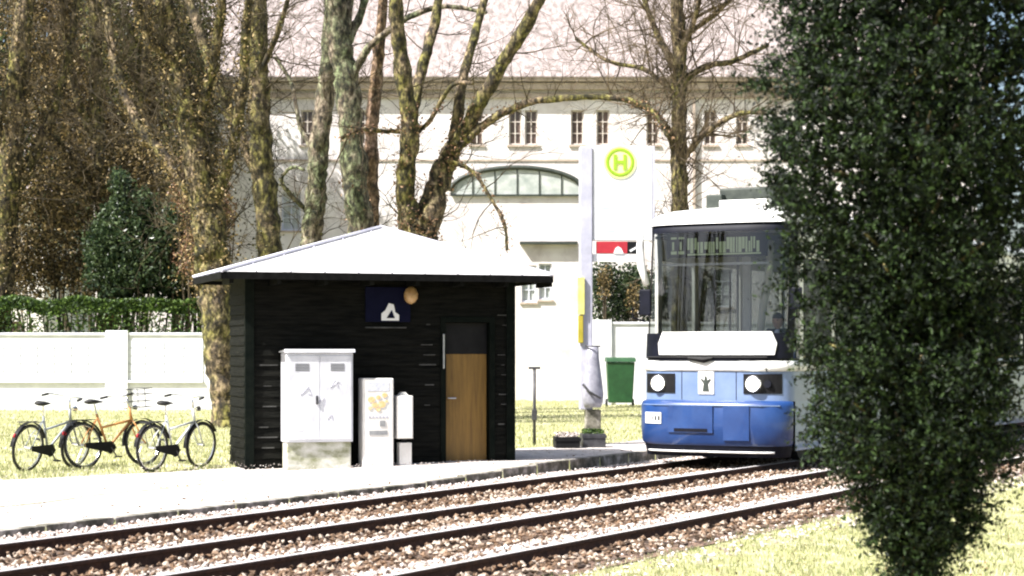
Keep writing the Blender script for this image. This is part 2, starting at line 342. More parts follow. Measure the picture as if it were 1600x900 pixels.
# fallen leaves on the near grass
n = 900; Y = 12+12*rng.random(n); X = (rng.uniform(850, 1600, n)-800)*Y/FPX; k = X*N[0]+Y*N[1] > -7.0
v, q = leaves(np.stack([X, Y, np.full(n, .03)+rng.uniform(0,.02,n)],1)[k], .035, up=3)
b = MB(); b.add(v, q=q); tag(b.build('fallen_leaves', M['dead']), 'brown dead leaves scattered on the foreground grass', kind='stuff')

n = 420; uu = rng.uniform(12, 34, n); ss = KERB-.2-rng.random(n)**2*3.0
v, q = leaves(np.stack([uu*D[0]+ss*N[0], uu*D[1]+ss*N[1], zp(uu, ss)+.025], 1), .045, up=3)
b = MB(); b.add(v, q=q); tag(b.build('path_leaves', M['dead']), 'dead leaves blown along the edge of the path', kind='stuff')
# ------------------------------------------------------------------ big pale building behind
def wall_open(mb, x0, x1, z0, z1, rects, yf, depth):   # wall front at y=yf with openings and reveals; local coordinates
    xs = sorted({x0, x1, *[r[0] for r in rects], *[r[1] for r in rects]}); zs = sorted({z0, z1, *[r[2] for r in rects], *[r[3] for r in rects]})
    for i in range(len(xs)-1):
        for j in range(len(zs)-1):
            cx, cz = (xs[i]+xs[i+1])/2, (zs[j]+zs[j+1])/2
            if any(r[0] < cx < r[1] and r[2] < cz < r[3] for r in rects): continue
            mb.add([(xs[i],yf,zs[j]),(xs[i+1],yf,zs[j]),(xs[i+1],yf,zs[j+1]),(xs[i],yf,zs[j+1])], q=[[0,1,2,3]])
    for a, b_, c, d in rects:
        y2 = yf+depth
        mb.add([(a,yf,c),(b_,yf,c),(b_,yf,d),(a,yf,d),(a,y2,c),(b_,y2,c),(b_,y2,d),(a,y2,d)], q=[[0,4,5,1],[1,5,6,2],[2,6,7,3],[3,7,4,0]])
BY = 62.0
def zpx(y, Y): return CAM_H-(y-HOR)*Y/FPX
def xpx(x, Y): return (x-800)*Y/FPX
bld = empty('building', (0, BY, 0)); tag(bld, 'large pale rendered building with a clay roof behind the bare trees', 'building')
X0, X1, ZE = -13.5, 15.0, zpx(127, BY)
wins = []
for px in (385, 470, 560, 735, 795, 820, 892, 932, 1010, 1100, 1150):
    wins.append((xpx(px, BY), xpx(px+20, BY), zpx(226, BY), zpx(172, BY)))
low = [(xpx(a, BY), xpx(b_, BY), zpx(d, BY), zpx(c, BY)) for a, b_, c, d in ((815,838,415,472),(842,862,412,468),(440,470,300,360),(1110,1145,420,480))]
mb = MB(); wall_open(mb, X0, X1, -.3, ZE, wins+low, 0, .16)
mb.add([(X0,0,-.3),(X0,9,-.3),(X0,9,ZE),(X0,0,ZE)], q=[[0,1,2,3]]); mb.add([(X1,0,-.3),(X1,9,-.3),(X1,9,ZE),(X1,0,ZE)], q=[[0,1,2,3]])
mb.add([(X0,9,-.3),(X1,9,-.3),(X1,9,ZE),(X0,9,ZE)], q=[[0,1,2,3]])
mb.build('wall', M['render'], bld)
b = MB(); b.box(X0-.4, X1+.4, -.45, -.30, ZE-.05, ZE+.12); b.box(X0-.3, X1+.3, -.28, -.003, ZE-.30, ZE-.08); b.box(X0-.1, X1+.1, -.12, -.004, ZE-.55, ZE-.40)
b.build('cornice', M['trim'], bld, bevel=.02)
b = MB()                       # clay roof with real courses
for k in range(26):
    y0 = -.5+k*.36; z0 = ZE+.10+k*.30
    b.add([(X0-.5,y0,z0),(X1+.5,y0,z0),(X1+.5,y0+.40,z0+.33),(X0-.5,y0+.40,z0+.33),(X0-.5,y0,z0-.04),(X1+.5,y0,z0-.04)], q=[[0,1,2,3],[4,5,1,0]])
rf = b.build('roof', M['roofclay'], bld)
for px in ():
    x = xpx(px, BY); bx('dormer', M['stucco'], rf, x-.7, x+.7, 1.2, 4.0, ZE+1.4, ZE+3.0, bevel=.02)
b = MB(); b.box(X0-.05, X1+.05, -.035, -.003, zpx(252,BY), zpx(249,BY)); b.build('string_course', M['trim'], bld)
b = MB(); b.box(xpx(812,BY), xpx(902,BY), -.25, -.003, zpx(382,BY), zpx(378,BY)); b.build('ledge', M['arch'], bld)
for i, (a, b_, c, d) in enumerate(wins+low):
    isl = i >= len(wins)
    fm = M['gardenpanel'] if isl else M['winframe']
    f = MB(); t = .05
    f.box(a, a+t, .07, .12, c, d); f.box(b_-t, b_, .07, .12, c, d); f.box(a+t, b_-t, .07, .12, c, c+t); f.box(a+t, b_-t, .07, .12, d-t, d)
    m_ = (a+b_)/2; f.box(m_-.018, m_+.018, .075, .115, c+t, d-t)
    for kk in (1, 2): zz = c+(d-c)*kk/3; f.box(a+t, m_-.018, .078, .112, zz-.015, zz+.015); f.box(m_+.018, b_-t, .078, .112, zz-.015, zz+.015)
    w_ = f.build('window', fm, bld)
    MB().box(a+.01, b_-.01, .125, .15, c+.01, d-.01).build('pane', M['archglass'] if isl else M['winglass'], w_)
    MB().box(a-.06, b_+.06, -.06, -.003, c-.07, c-.01).build('sill', M['trim'], w_)
# arched fanlight
ac, ar = xpx(808, BY), xpx(912, BY)-xpx(808, BY); zb_, zt_ = zpx(305, BY), zpx(262, BY)
arc = [(ac+ar*math.sin(t), zb_+.12+(zt_-zb_-.12)*(math.cos(t*1.0)-math.cos(math.pi/2))) for t in np.linspace(-math.pi/2, math.pi/2, 25)]
aw = MB().tube([(x, -.08, z) for x, z in arc], .075, 8).build('arched_window', M['arch'], bld, smooth=True)
MB().prism([(x, z) for x, z in arc]+[(ac+ar, zb_), (ac-ar, zb_)], -.06, -.01).build('pane', M['archglass'], aw)
b = MB()
for k in range(1, 6):
    x = ac-ar+2*ar*k/6; b.box(x-.02, x+.02, -.09, -.062, zb_, zb_+.12+(zt_-zb_-.12)*math.cos(math.asin((x-ac)/ar))-.03)
b.box(ac-ar, ac+ar, -.10, -.062, zb_-.04, zb_+.02); b.build('glazing_bar', M['arch'], aw)
bx('downpipe', M['trim'], bld, xpx(1082,BY), xpx(1086,BY), -.14, -.01, .2, ZE-.6)

# neighbouring house beyond, far left (behind the trees)
h2 = empty('house', (-24, 78, 0)); tag(h2, 'pale house half hidden behind the dense trees on the left', 'house')
b = MB(); wall_open(b, -8, 5, -.3, 8, [(-6+3*k, -5+3*k, z, z+1.4) for k in range(4) for z in (1.6, 4.6)], 0, .2)
b.add([(-8,0,-.3),(-8,8,-.3),(-8,8,8),(-8,0,8)], q=[[0,1,2,3]]); b.add([(5,0,-.3),(5,8,-.3),(5,8,8),(5,0,8)], q=[[0,1,2,3]]); b.build('wall', M['stucco'], h2)
MB().prism([(-.6,7.9),(4,12),(8.6,7.9)], -8.5, 5.5, axis='x').build('roof', M['roofclay'], h2)
for k in range(4):
    for z in (1.6, 4.6):
        f = MB(); a = -6+3*k
        f.box(a, a+.06, .08, .13, z, z+1.4); f.box(a+.94, a+1, .08, .13, z, z+1.4); f.box(a+.47, a+.53, .08, .13, z, z+1.4); f.box(a+.06, a+.94, .085, .125, z+.65, z+.7)
        w_ = f.build('window', M['winframe'], h2); MB().box(a+.01, a+.99, .14, .17, z+.01, z+1.39).build('pane', M['winglass'], w_)

# garden walls
def gwall(label, x0, x1, Y_, ztop, pier=None, panel=None):
    root = empty('garden_wall', ((x0+x1)/2, Y_, gz((x0+x1)/2, Y_)-.05)); tag(root, label, 'wall'); c = (x0+x1)/2; zo = root.location.z
    MB().box(x0-c, x1-c, 0, .25, -.1, ztop-.08-zo).build('wall', M['garden'], root, bevel=.01)
    MB().box(x0-c-.03, x1-c+.03, -.04, .29, ztop-.077-zo, ztop-zo).build('coping', M['garden'], root, bevel=.015)
    for p in pier or []: MB().box(p-c-.3, p-c+.3, -.08, -.003, -.1, ztop+.06-zo).build('pier', M['garden'], root, bevel=.015)
    for a, b_ in panel or []:
        g = MB(); z0, z1 = 1.0-zo, ztop-.2-zo
        nx = int((b_-a)/.42)
        for k in range(nx):
            for j in range(5):
                xa = a-c+(b_-a)*k/nx; zz = z0+(z1-z0)*j/5
                g.box(xa+.012, xa+(b_-a)/nx-.012, -.02, -.003, zz+.01, zz+(z1-z0)/5-.01)
        g.build('panel', M['gardenpanel'], root)
        MB().box(a-c, b_-c, -.07, -.003, z0-.08, z0-.01).build('ledge', M['gardenpanel'], root, bevel=.01)
    return root
WY = 51.7
gwall('long pale garden wall with panels behind the parked bicycles', -17.5, -4.2, WY, 2.27, [xpx(183,WY), xpx(-40,WY)], [(xpx(197,WY), xpx(318,WY)), (xpx(-20,WY), xpx(165,WY))])
gw = gwall('white garden wall under the dark climbing shrub between mast and tram', xpx(926,57), 12, 57, zpx(503,57), [xpx(940,57)])

# ------------------------------------------------------------------ trees
def limb(mb, pts, r, n=12, sub=9, wob=.012):
    pts = np.array(pts, float); r = np.array(r, float); m = len(pts)
    t = np.linspace(0, m-1, (m-1)*sub+1); P = np.zeros((len(t),3))
    def cr(a, b_, c, d, f): return .5*((2*b_)+(-a+c)*f+(2*a-5*b_+4*c-d)*f*f+(-a+3*b_-3*c+d)*f**3)
    for k, tt in enumerate(t):
        i = min(int(tt), m-2); f = tt-i
        P[k] = cr(pts[max(i-1,0)], pts[i], pts[i+1], pts[min(i+2,m-1)], f)
    rr = np.interp(t, np.arange(m), r)
    P += rng.normal(size=P.shape)*(rr[:,None]*.05+wob*.2); rr *= rng.uniform(.93, 1.07, len(rr))
    k0 = len(mb.v); mb.tube(P, rr, n); v = mb.v[k0].reshape(len(P), n, 3)
    for i in range(len(P)):
        for j in range(n):
            a = 2*math.pi*j/n; f = mnoise.noise(Vector((math.cos(a)*1.6+pts[0][0], math.sin(a)*1.6, i*.55)))*.22
            v[i,j] = P[i]+(v[i,j]-P[i])*(1+f)
    return P, rr
def twig(mb, p, d, L, r, lvl, nchild):
    k = 5; P = [np.array(p, float)]; d = np.array(d, float); d /= np.linalg.norm(d)+1e-9
    for i in range(k):
        d = d+rng.normal(size=3)*.20+np.array([0,0,.05]); d /= np.linalg.norm(d); P.append(P[-1]+d*L/k)
    mb.tube(P, np.linspace(r, r*.35, k+1), 4 if r > .012 else 3, cap=False)
    if lvl > 0:
        for j in range(nchild):
            i = random.randint(1, k); dd = (P[i]-P[i-1])/np.linalg.norm(P[i]-P[i-1])+rng.normal(size=3)*.75
            twig(mb, P[i], dd, L*random.uniform(.38,.7), r*.5, lvl-1, nchild)
def make_tree(label, base, Yd, limbs, m, twm, density=1.0, tl=1.5, lvl=2, group='bare mossy trees around the stop', yv=1.0, ivy=None, n_ch=4, tr=.016, zmin=3.0, cat='tree'):
    bp = at(base[0], HOR, Yd); z0 = gz(bp[0], Yd); root = empty('bare_tree', (bp[0], Yd, z0)); tag(root, label, cat, group)
    off = np.array([bp[0], Yd, z0]); tm, tw = MB(), MB(); allP = []
    for li, L in enumerate(limbs):
        dy = L[0]; pts = []; rs = []
        for k, (x, y, r) in enumerate(L[1:]):
            Yk = Yd+dy*k/max(1, len(L)-2)
            pts.append(at(x, y, Yk)-off); rs.append(r*.88*Yd/FPX)
        if li == 0: pts.insert(0, np.array([0,0,-.15])); rs.insert(0, rs[0]*1.35)
        P, rr = limb(tm, pts, rs); allP.append((P, rr))
    for P, rr in allP:
        seg = np.linalg.norm(np.diff(P, axis=0), axis=1).sum()
        nn = int(seg*density*2.2)
        for _ in range(nn):
            i = random.randint(1, len(P)-1)
            if P[i][2] < zmin: continue
            d = rng.normal(size=3); ax = P[i]-P[i-1]; ax /= np.linalg.norm(ax)+1e-9
            d = d-ax*(d@ax)*.6+ax*.6; d[2] += .25
            twig(tw, P[i], d, tl*random.uniform(.5, 1.3), tr*random.uniform(.6,1.3), lvl, n_ch)
    tm.build('trunk', m, root, smooth=True)
    if tw.n: tw.build('twigs', twm, root)
    if ivy:
        C = []
        for P, rr in allP:
            for i in range(len(P)):
                if ivy[1] < P[i][2] < ivy[2]:
                    kk = int(ivy[0]*rr[i]*10); d = rng.normal(size=(kk,3)); d /= np.linalg.norm(d,axis=1)[:,None]
                    C.append(P[i]+d*(rr[i]*rng.uniform(.85, ivy[3], kk))[:,None]+rng.normal(size=(kk,3))*.06)
        if C:
            v, q = leaves(np.concatenate(C), .075); b = MB(); b.add(v, q=q); b.build('ivy', ivy[4], root)
    return root
make_tree('stout forked tree right behind the hut roof, a long branch arching right', (655,0), 44, [
    (0,(655,470,36),(655,380,34),(655,350,30)),
    (-1,(645,372,22),(633,290,17),(640,200,16),(628,110,14),(618,0,12),(608,-130,8)),
    (1,(641,200,11),(656,120,10),(680,30,9),(694,-70,6)),
    (.5,(662,365,26),(688,275,20),(712,225,16)),
    (1,(708,228,11),(722,130,9),(742,55,8),(770,-50,6)),
    (-1.5,(714,225,14),(748,165,13),(790,90,12),(832,22,11),(868,-70,8)),
    (-2,(708,238,8),(760,192,7.5),(822,162,6.5),(900,152,5.5),(975,155,4.5),(1018,172,4),(1042,212,3)),
    (-1,(640,215,5),(670,190,4),(705,135,4),(740,130,3)),
    (-.6,(700,250,4),(740,270,3.5),(770,315,3),(788,350,3),(792,392,2.5)),
    (-1,(650,205,5),(600,205,4),(565,202,3.5),(535,215,3))], M['bark'], M['twig'], 1.0, 1.3, ivy=(16,.3,7.2,1.25,M['rust']))
make_tree('pale green lichened tree with a straight twin stem left of the roof peak', (560,0), 47, [
    (0,(563,480,26),(562,370,25),(552,250,22),(542,130,21),(528,50,20),(520,-40,18),(518,-140,12)),
    (-1,(545,150,8),(565,90,7),(610,45,6),(655,20,5),(700,10,4),(760,20,3)),
    (1,(530,90,9),(556,40,8),(575,-20,6),(590,-90,5)),
    (.5,(540,60,9),(545,0,9),(560,-80,6))], M['barkpale'], M['twig'], 1.1, 1.3, ivy=(9,.3,6,1.15,M['rust']))
make_tree('slim leaning tree just left of the pale lichened one', (478,0), 49, [
    (0,(482,480,19),(485,385,19),(494,300,18),(500,220,17),(512,110,15),(520,0,13),(525,-120,8)),
    (1,(497,250,5),(470,200,4),(455,130,3.5),(430,90,3)),
    (-1,(482,330,4),(450,300,4),(440,280,3),(455,262,3),(475,265,2.5))], M['barkpale'], M['twig'], 1.2, 1.2, ivy=(8,.3,6,1.15,M['ivy']))
make_tree('thin reddish stem between the lichened tree and the forked tree', (583,0), 50, [
    (0,(584,480,13),(582,350,13),(580,240,12),(586,140,11),(596,40,9),(604,-100,6))], M['barkred'], M['twig'], 1.4, 1.1)
make_tree('tall dark mossy tree with a left hand fork above the hut roof corner', (425,0), 43, [
    (0,(424,480,24),(421,390,23),(412,290,21),(407,200,19),(404,100,18),(402,0,17),(398,-130,11)),
    (1.2,(408,290,11),(385,232,11),(352,160,10),(322,80,9),(296,0,8),(270,-100,6)),
    (-1,(405,120,6),(430,60,5),(450,0,4))], M['bark'], M['twig'], 1.7, 1.4, ivy=(8,.3,9,1.15,M['ivy']))
make_tree('massive gnarled trunk beside the left wall of the hut', (352,0), 40, [
    (0,(352,640,24),(344,560,27),(338,470,31),(330,390,30),(312,270,26),(288,150,22),(262,30,17),(240,-90,11)),
    (-1,(330,330,12),(360,240,10),(378,150,9),(385,40,8),(395,-80,5)),
    (1.5,(318,330,12),(262,250,10),(215,190,9),(180,100,8),(165,-20,6)),
    (-1,(300,210,10),(330,120,9),(345,20,8),(350,-80,5)),
    (-.8,(276,100,8),(235,60,7),(210,-20,6),(200,-90,4))], M['bark'], M['twig'], 2.6, 1.5, lvl=2, n_ch=5, ivy=(50,3.0,12,2.6,M['olive']))
make_tree('upright tree with ascending branches behind the tram roof', (1060,0), 53, [
    (0,(1062,480,15),(1062,330,15),(1060,220,14.5),(1062,110,13),(1058,0,11),(1055,-120,7)),
    (-1,(1052,235,6),(1044,205,6),(1020,175,5),(980,158,4),(940,148,3)),
    (-1,(1070,245,6),(1098,212,5.5),(1130,188,5),(1165,176,4),(1195,178,3)),
    (1,(1064,130,7),(1100,105,6),(1150,94,5),(1200,70,4)),
    (1,(1058,110,7),(1030,60,6),(1010,10,5),(985,-60,4)),
    (-1,(1060,90,6),(1085,30,5),(1100,-40,4)),
    (1,(1058,150,5),(1010,110,4),(950,95,3.5),(900,60,3)),
    (-1,(1062,60,5),(1120,20,4),(1160,-30,3))], M['bark'], M['twigpale'], 2.8, 1.9, n_ch=5, tr=.022)
make_tree('ivy wrapped tree standing at the far left behind the garden wall', (0,0), 54, [
    (0,(-5,600,26),(0,450,26),(10,300,24),(25,150,20),(40,0,15),(50,-100,10)),
    (1,(8,330,12),(60,230,10),(100,120,8),(120,0,6),(130,-90,4)),
    (-1,(15,240,11),(-30,150,9),(-50,30,7))], M['bark'], M['twig'], 2.4, 1.6, n_ch=5, ivy=(60,1.8,13,2.6,M['olive']))
make_tree('slender ivy tangled tree above the clipped hedge', (165,0), 56, [
    (0,(165,600,16),(168,450,16),(160,300,15),(150,160,13),(150,0,10),(150,-90,6)),
    (1,(164,340,9),(200,230,8),(225,120,7),(230,0,5),(236,-80,4)),
    (-1,(158,240,8),(120,150,7),(100,40,5),(90,-60,4)),
    (-1,(160,300,7),(110,240,6),(70,200,5),(40,120,4))], M['bark'], M['twigpale'], 2.6, 1.6, n_ch=5, ivy=(60,2.2,14,3.2,M['olive']))

def bush(name, label, cat, blobs, n, size, m, Y_, group=None, stemm=None, aspect=.55, stems=12):
    # blobs: (px, py, rx_px, ry_px, depth_m)
    cx = sum(b_[0] for b_ in blobs)/len(blobs); o = np.array([xpx(cx, Y_), Y_, gz(xpx(cx, Y_), Y_)])
    root = empty(name, o); tag(root, label, cat, group); C = []
    tot = sum(b_[2]*b_[3] for b_ in blobs); st = MB()
    for (px, py, rx, ry, dp) in blobs:
        k = int(n*rx*ry/tot); d = rng.normal(size=(k,3)); d /= np.linalg.norm(d,axis=1)[:,None]
        nz = np.array([mnoise.noise(Vector(x*2.6+Vector((px, py, 0)))) if False else mnoise.noise(Vector((x[0]*2.6+px, x[1]*2.6, x[2]*2.6+py))) for x in d])
        rr = (rng.random(k)**.45)*(1+.45*nz)
        c = at(px, py, Y_)-o; C.append(c+d*rr[:,None]*np.array([rx*Y_/FPX, dp, ry*Y_/FPX]))
        for _ in range(max(2, stems//len(blobs))):
            e = c+rng.normal(size=3)*np.array([rx*Y_/FPX, dp, ry*Y_/FPX])*.5
            st.tube([np.array([c[0]*.5+random.uniform(-.3,.3), random.uniform(-.2,.2), -.1]), (np.array([c[0],0,0])+e)/2, e], [.05,.03,.01], 5)
    v, q = leaves(np.concatenate(C), size, aspect=aspect); b = MB(); b.add(v, q=q)
    b.build('foliage', m, root); st.build('stems', stemm or M['twig'], root); return root
bush('holly_bush', 'dark glossy evergreen bush rising behind the hedge next to the gnarled trunk', 'bush', [(245,400,40,60,1.2),(205,385,40,50,1.2),(165,400,35,60,1.2),(310,400,24,60,.9),(200,430,46,50,1.2),(275,440,40,36,1),(186,350,30,46,1),(222,330,26,40,.9),(275,350,18,40,.9),(190,290,18,30,.8)], 34000, .12, M['dark'], 53.5)
bush('shrub', 'rusty brown shrub with dry leaves under the gnarled tree', 'shrub', [(315,395,38,60,1),(300,290,34,60,.9),(345,330,22,50,.8)], 8000, .09, M['rust'], 52.8, 'brown shrubs behind the garden wall')
bush('shrub', 'tangled olive brown shrub at the left edge above the hedge', 'shrub', [(90,330,75,110,1.4),(40,420,60,60,1.2),(130,430,60,40,1.2),(210,270,60,70,1.2)], 20000, .11, M['olive'], 55.5, 'brown shrubs behind the garden wall')
bush('evergreen_tree', 'tall loose evergreen tree filling the top left corner', 'tree', [(120,100,110,120,2.2),(250,120,80,120,2),(60,-20,110,80,2),(230,250,80,80,1.8),(150,240,80,80,1.6)], 34000, .15, M['olive'], 61.5)
bush('evergreen_tree', 'dark ivy clad tree deep behind the gnarled trunk', 'tree', [(290,60,60,110,1.8),(300,220,50,110,1.6),(190,60,60,110,1.6)], 20000, .14, M['ivy'], 59)
bush('evergreen_tree', 'black green conifer mass at the very back of the left thicket', 'tree', [(20,150,110,330,2),(150,200,100,300,2),(270,200,75,280,1.6),(-60,200,90,300,2)], 46000, .20, M['dark'], 66)
bush('climbing_shrub', 'dark climbing shrub above the white wall beside the mast', 'shrub', [(968,455,34,42,.8),(948,430,18,28,.6),(988,440,18,34,.6),(960,490,40,26,.7),(1010,465,50,50,.9),(1080,460,50,60,.9),(930,450,12,40,.5)], 15000, .10, M['dark'], 58.2)
bush('climbing_shrub', 'brownish creeper mixed into the dark shrub beside the mast', 'shrub', [(945,440,14,30,.4),(990,465,14,26,.4)], 900, .09, M['olive'], 57.5)
# unseen trees added left of the camera to darken and streak the windscreen
src = [o for o in scene.objects if o.name.startswith('bare_tree')]
for (x, y, k, rz) in ((-17,14,0,40),(-20,9,1,80),(-23,15,0,200),(-25,4,1,10),(-19,19,3,0),(-28,11,3,120)):
    t = copy_tree(src[k]); t.location = (x, y, 0); t.rotation_euler = (0,0,R(rz)); t['label'] = 'unseen bare tree added left of the viewpoint to streak the windscreen reflection'; t['group'] = 'unseen trees added for windscreen reflections'
bm_ = [o for o in scene.objects if o.name.startswith('evergreen_tree') and 'very back' in o.get('label', '')][0]
for k, (x, y, rz, sc_) in enumerate(((-30,16,70,.62),(-32,6,95,.7),(-27,24,50,.5))):  # unseen conifer copies added as a dark backdrop for the windscreen reflection
    t = copy_tree(bm_); t.location = (x, y, 0); t.rotation_euler = (0,0,R(rz)); t.scale = (sc_,)*3; t['label'] = 'unseen dark conifer group added left of the viewpoint to darken the windscreen'; t['group'] = 'unseen conifers added for windscreen reflections'
# clipped hedge behind the garden wall
def hedge(label, x0, x1, Y_, z0, z1, dp, n):
    c = (x0+x1)/2; g = gz(c, Y_); root = empty('hedge', (c, Y_, g)); tag(root, label, 'hedge')
    P = rng.uniform([x0-c, -dp/2, .2], [x1-c, dp/2, z1-g], (n,3))
    top = rng.random(n) < .5; P[top,2] = z1-g-rng.random(top.sum())**2*.35+np.array([mnoise.noise(Vector((x*1.1,3,0)))*.18 for x in P[top,0]])
    fr = (~top) & (rng.random(n) < .6); P[fr,1] = -dp/2+rng.random(fr.sum())*.15
    v, q = leaves(P, .10, aspect=.6, up=.4); b = MB(); b.add(v, q=q); b.build('foliage', M['hedge'], root)
    s_ = MB()
    for x in np.arange(x0, x1, .6): s_.tube([(x-c, 0, -.05), (x-c+random.uniform(-.1,.1), 0, 1.2), (x-c+random.uniform(-.3,.3), 0, z1-g-.3)], [.05,.035,.015], 5)
    s_.build('stems', M['twig'], root); return root
hedge('bright topped clipped hedge standing behind the garden wall', -17, -4.0, 53.0, 2.0, 3.20, 1.3, 42000)

# ------------------------------------------------------------------ the timber hut
HE = np.array([.95, .312]); HN = np.array([-.312, .95]); hz = .06
hut = empty('timber_hut', (-3.72, 26.9, hz), math.atan2(HE[1], HE[0])); tag(hut, 'black timber waiting hut with a pale pyramid roof and a tan door', 'hut')
HW, HD, EZ = 3.92, 1.25, 2.77        # local: x along the front, y to the back
DX0, DX1, DZ = 2.90, 3.56, 2.12    # door opening
def boards(mb, x0, x1, y, z0, z1, out=-1):   # lapped horizontal boards, tilted outwards at their lower edge
    h = .145; z = z0
    while z < z1-.02:
        t = min(z+h, z1)
        mb.add([(x0,y+out*.026,z),(x1,y+out*.026,z),(x1,y+out*.006,t),(x0,y+out*.006,t),(x0,y,z),(x1,y,z),(x1,y,t),(x0,y,t)],
               q=[[0,1,2,3],[4,5,1,0],[0,3,7,4],[1,5,6,2],[3,2,6,7]])
        z = t
b = MB(); b.box(0, DX0, .003, .08, -.3, EZ); b.box(DX1, HW, .003, .08, -.3, EZ); b.box(DX0, DX1, .003, .08, DZ, EZ)
b.box(0, .08, .083, HD, -.3, EZ); b.box(HW-.08, HW, .083, HD, -.3, EZ); b.box(.083, HW-.083, HD-.08, HD, -.3, EZ); b.box(.083, HW-.083, .083, HD-.083, -.3, .03)
boards(b, .10, DX0-.08, 0, -.1, EZ); boards(b, DX1+.08, HW-.10, 0, -.1, EZ); boards(b, DX0-.08, DX1+.08, 0, DZ+.08, EZ)
b.build('wall', M['hut'], hut)
b = MB()
for k in range(19):                                      # side boards
    z = -.1+k*.145; b.add([(-.026,.08,z),(-.026,HD,z),(-.006,HD,z+.145),(-.006,.08,z+.145),(0,.08,z),(0,HD,z)], q=[[0,1,2,3],[4,5,1,0]])
b.build('side_cladding', M['hut'], hut)
for x in (-.03, HW-.10): bx('corner_post', M['hutcorner'], hut, x, x+.13, -.055, .0, -.3, EZ)
b = MB(); b.box(DX0-.08, DX0, -.045, .09, -.2, DZ+.08); b.box(DX1, DX1+.08, -.045, .09, -.2, DZ+.08); b.box(DX0, DX1, -.045, .09, DZ, DZ+.08)
b.build('door_frame', M['hutcorner'], hut, bevel=.005)
bx('door', M['door'], hut, DX0+.005, DX1-.005, .10, .14, .0, DZ-.005); dr = hut.children[-1] if hut.children else None
dr = [o for o in scene.objects if o.name.startswith('door') and o.parent == hut and 'frame' not in o.name][0]
b = MB(); b.box(DX0+.006, DX1-.006, .088, .098, 1.66, DZ-.006); b.build('door_top_shade', M['black'], dr)  # black panel painting the eave's shade onto the top of the door
b = MB(); b.tube([(DX0+.07,.06,1.02),(DX0+.18,.06,1.02)], .012, 6); b.tube([(DX0+.07,.10,1.02),(DX0+.07,.06,1.02)], .012, 6); b.build('door_handle', M['steel'], dr)
bx('pull_bar', M['steel'], hut, DX0-.055, DX0-.03, -.075, -.05, 1.45, 1.95)
# roof: four sheet faces with standing seams and a dark fascia
OL, OR, OF, OB = .46, .42, .62, .62
c4 = [(-OL,-OF),(HW+OR,-OF),(HW+OR,HD+OB),(-OL,HD+OB)]; AP = np.array([2.12, .70, 3.52]); ez = EZ+.02
b = MB()
for i in range(4):
    a, c = np.array([*c4[i], ez]), np.array([*c4[(i+1)%4], ez])
    b.add([a, c, AP], t=[[0,1,2]])
rb = b.build('roof', M['roof'], hut)
b = MB()
for i in range(4):
    a, c = np.array([*c4[i], ez]), np.array([*c4[(i+1)%4], ez]); nrm = np.cross(c-a, AP-a); nrm /= np.linalg.norm(nrm)
    ln = np.linalg.norm(c-a); k = int(ln/.45); e = (c-a)/ln; tA = (AP-a)@e
    for j in range(1, k):
        t = ln*j/k; p0 = a+e*t
        f = (t/tA) if t < tA else (ln-t)/(ln-tA)
        up = (AP-a)-e*tA; p1 = p0+up*f*.98
        b.tube([p0+nrm*.008, p1+nrm*.008], .011, 4)
    b.tube([a+[0,0,.012], AP+[0,0,.012]], .028, 6)
b.build('roof_seam', M['lilac'], rb)
b = MB()
for i in range(4):
    a, c = np.array(c4[i]), np.array(c4[(i+1)%4]); e = (c-a)/np.linalg.norm(c-a); nn_ = np.array([-e[1], e[0]])
    p = [a+nn_*.0, c, c+nn_*.03, a+nn_*.03]
    b.add([(*x, ez-.10) for x in p]+[(*x, ez-.004) for x in p], q=[[0,1,2,3],[4,5,6,7],[0,1,5,4],[1,2,6,5],[2,3,7,6],[3,0,4,7]])
b.box(-OL+.04, HW+OR-.04, -OF+.04, HD+OB-.04, ez-.05, ez-.03)
b.build('fascia', M['fascia'], hut)
for k in range(8):
    x = -OL+.12+k*.66; MB().box(x, x+.06, -OF+.05, 0, ez-.16, ez-.052).build('rafter_end', M['hut'], hut)
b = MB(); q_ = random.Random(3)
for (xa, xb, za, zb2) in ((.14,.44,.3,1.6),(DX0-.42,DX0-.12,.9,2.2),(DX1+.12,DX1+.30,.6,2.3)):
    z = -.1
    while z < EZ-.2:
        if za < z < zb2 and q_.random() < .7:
            a = xa+(xb-xa)*q_.uniform(0,.45); c = xb-(xb-xa)*q_.uniform(0,.45); MB().box(a, c, -.030, -.0265, z+.002, z+q_.uniform(.010,.022)).build('board_edge_glint', M['glint_rail'], hut)  # pale strips painting the light caught on lower board edges
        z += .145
bx('wall_rail', M['glint_rail'], hut, 1.70, 2.30, -.07, -.035, 2.03, 2.05, bevel=.004)
# roof hump: a pale sheet ridge cap
bx('door_step', M['kerb'], hut, DX0-.12, DX1+.12, -.35, -.06, -.1, .06, bevel=.012)

def hutp(x, y, z): p = np.array([-3.72, 26.9])+HE*x+HN*y; return (p[0], p[1], z)
HR = math.atan2(HE[1], HE[0])
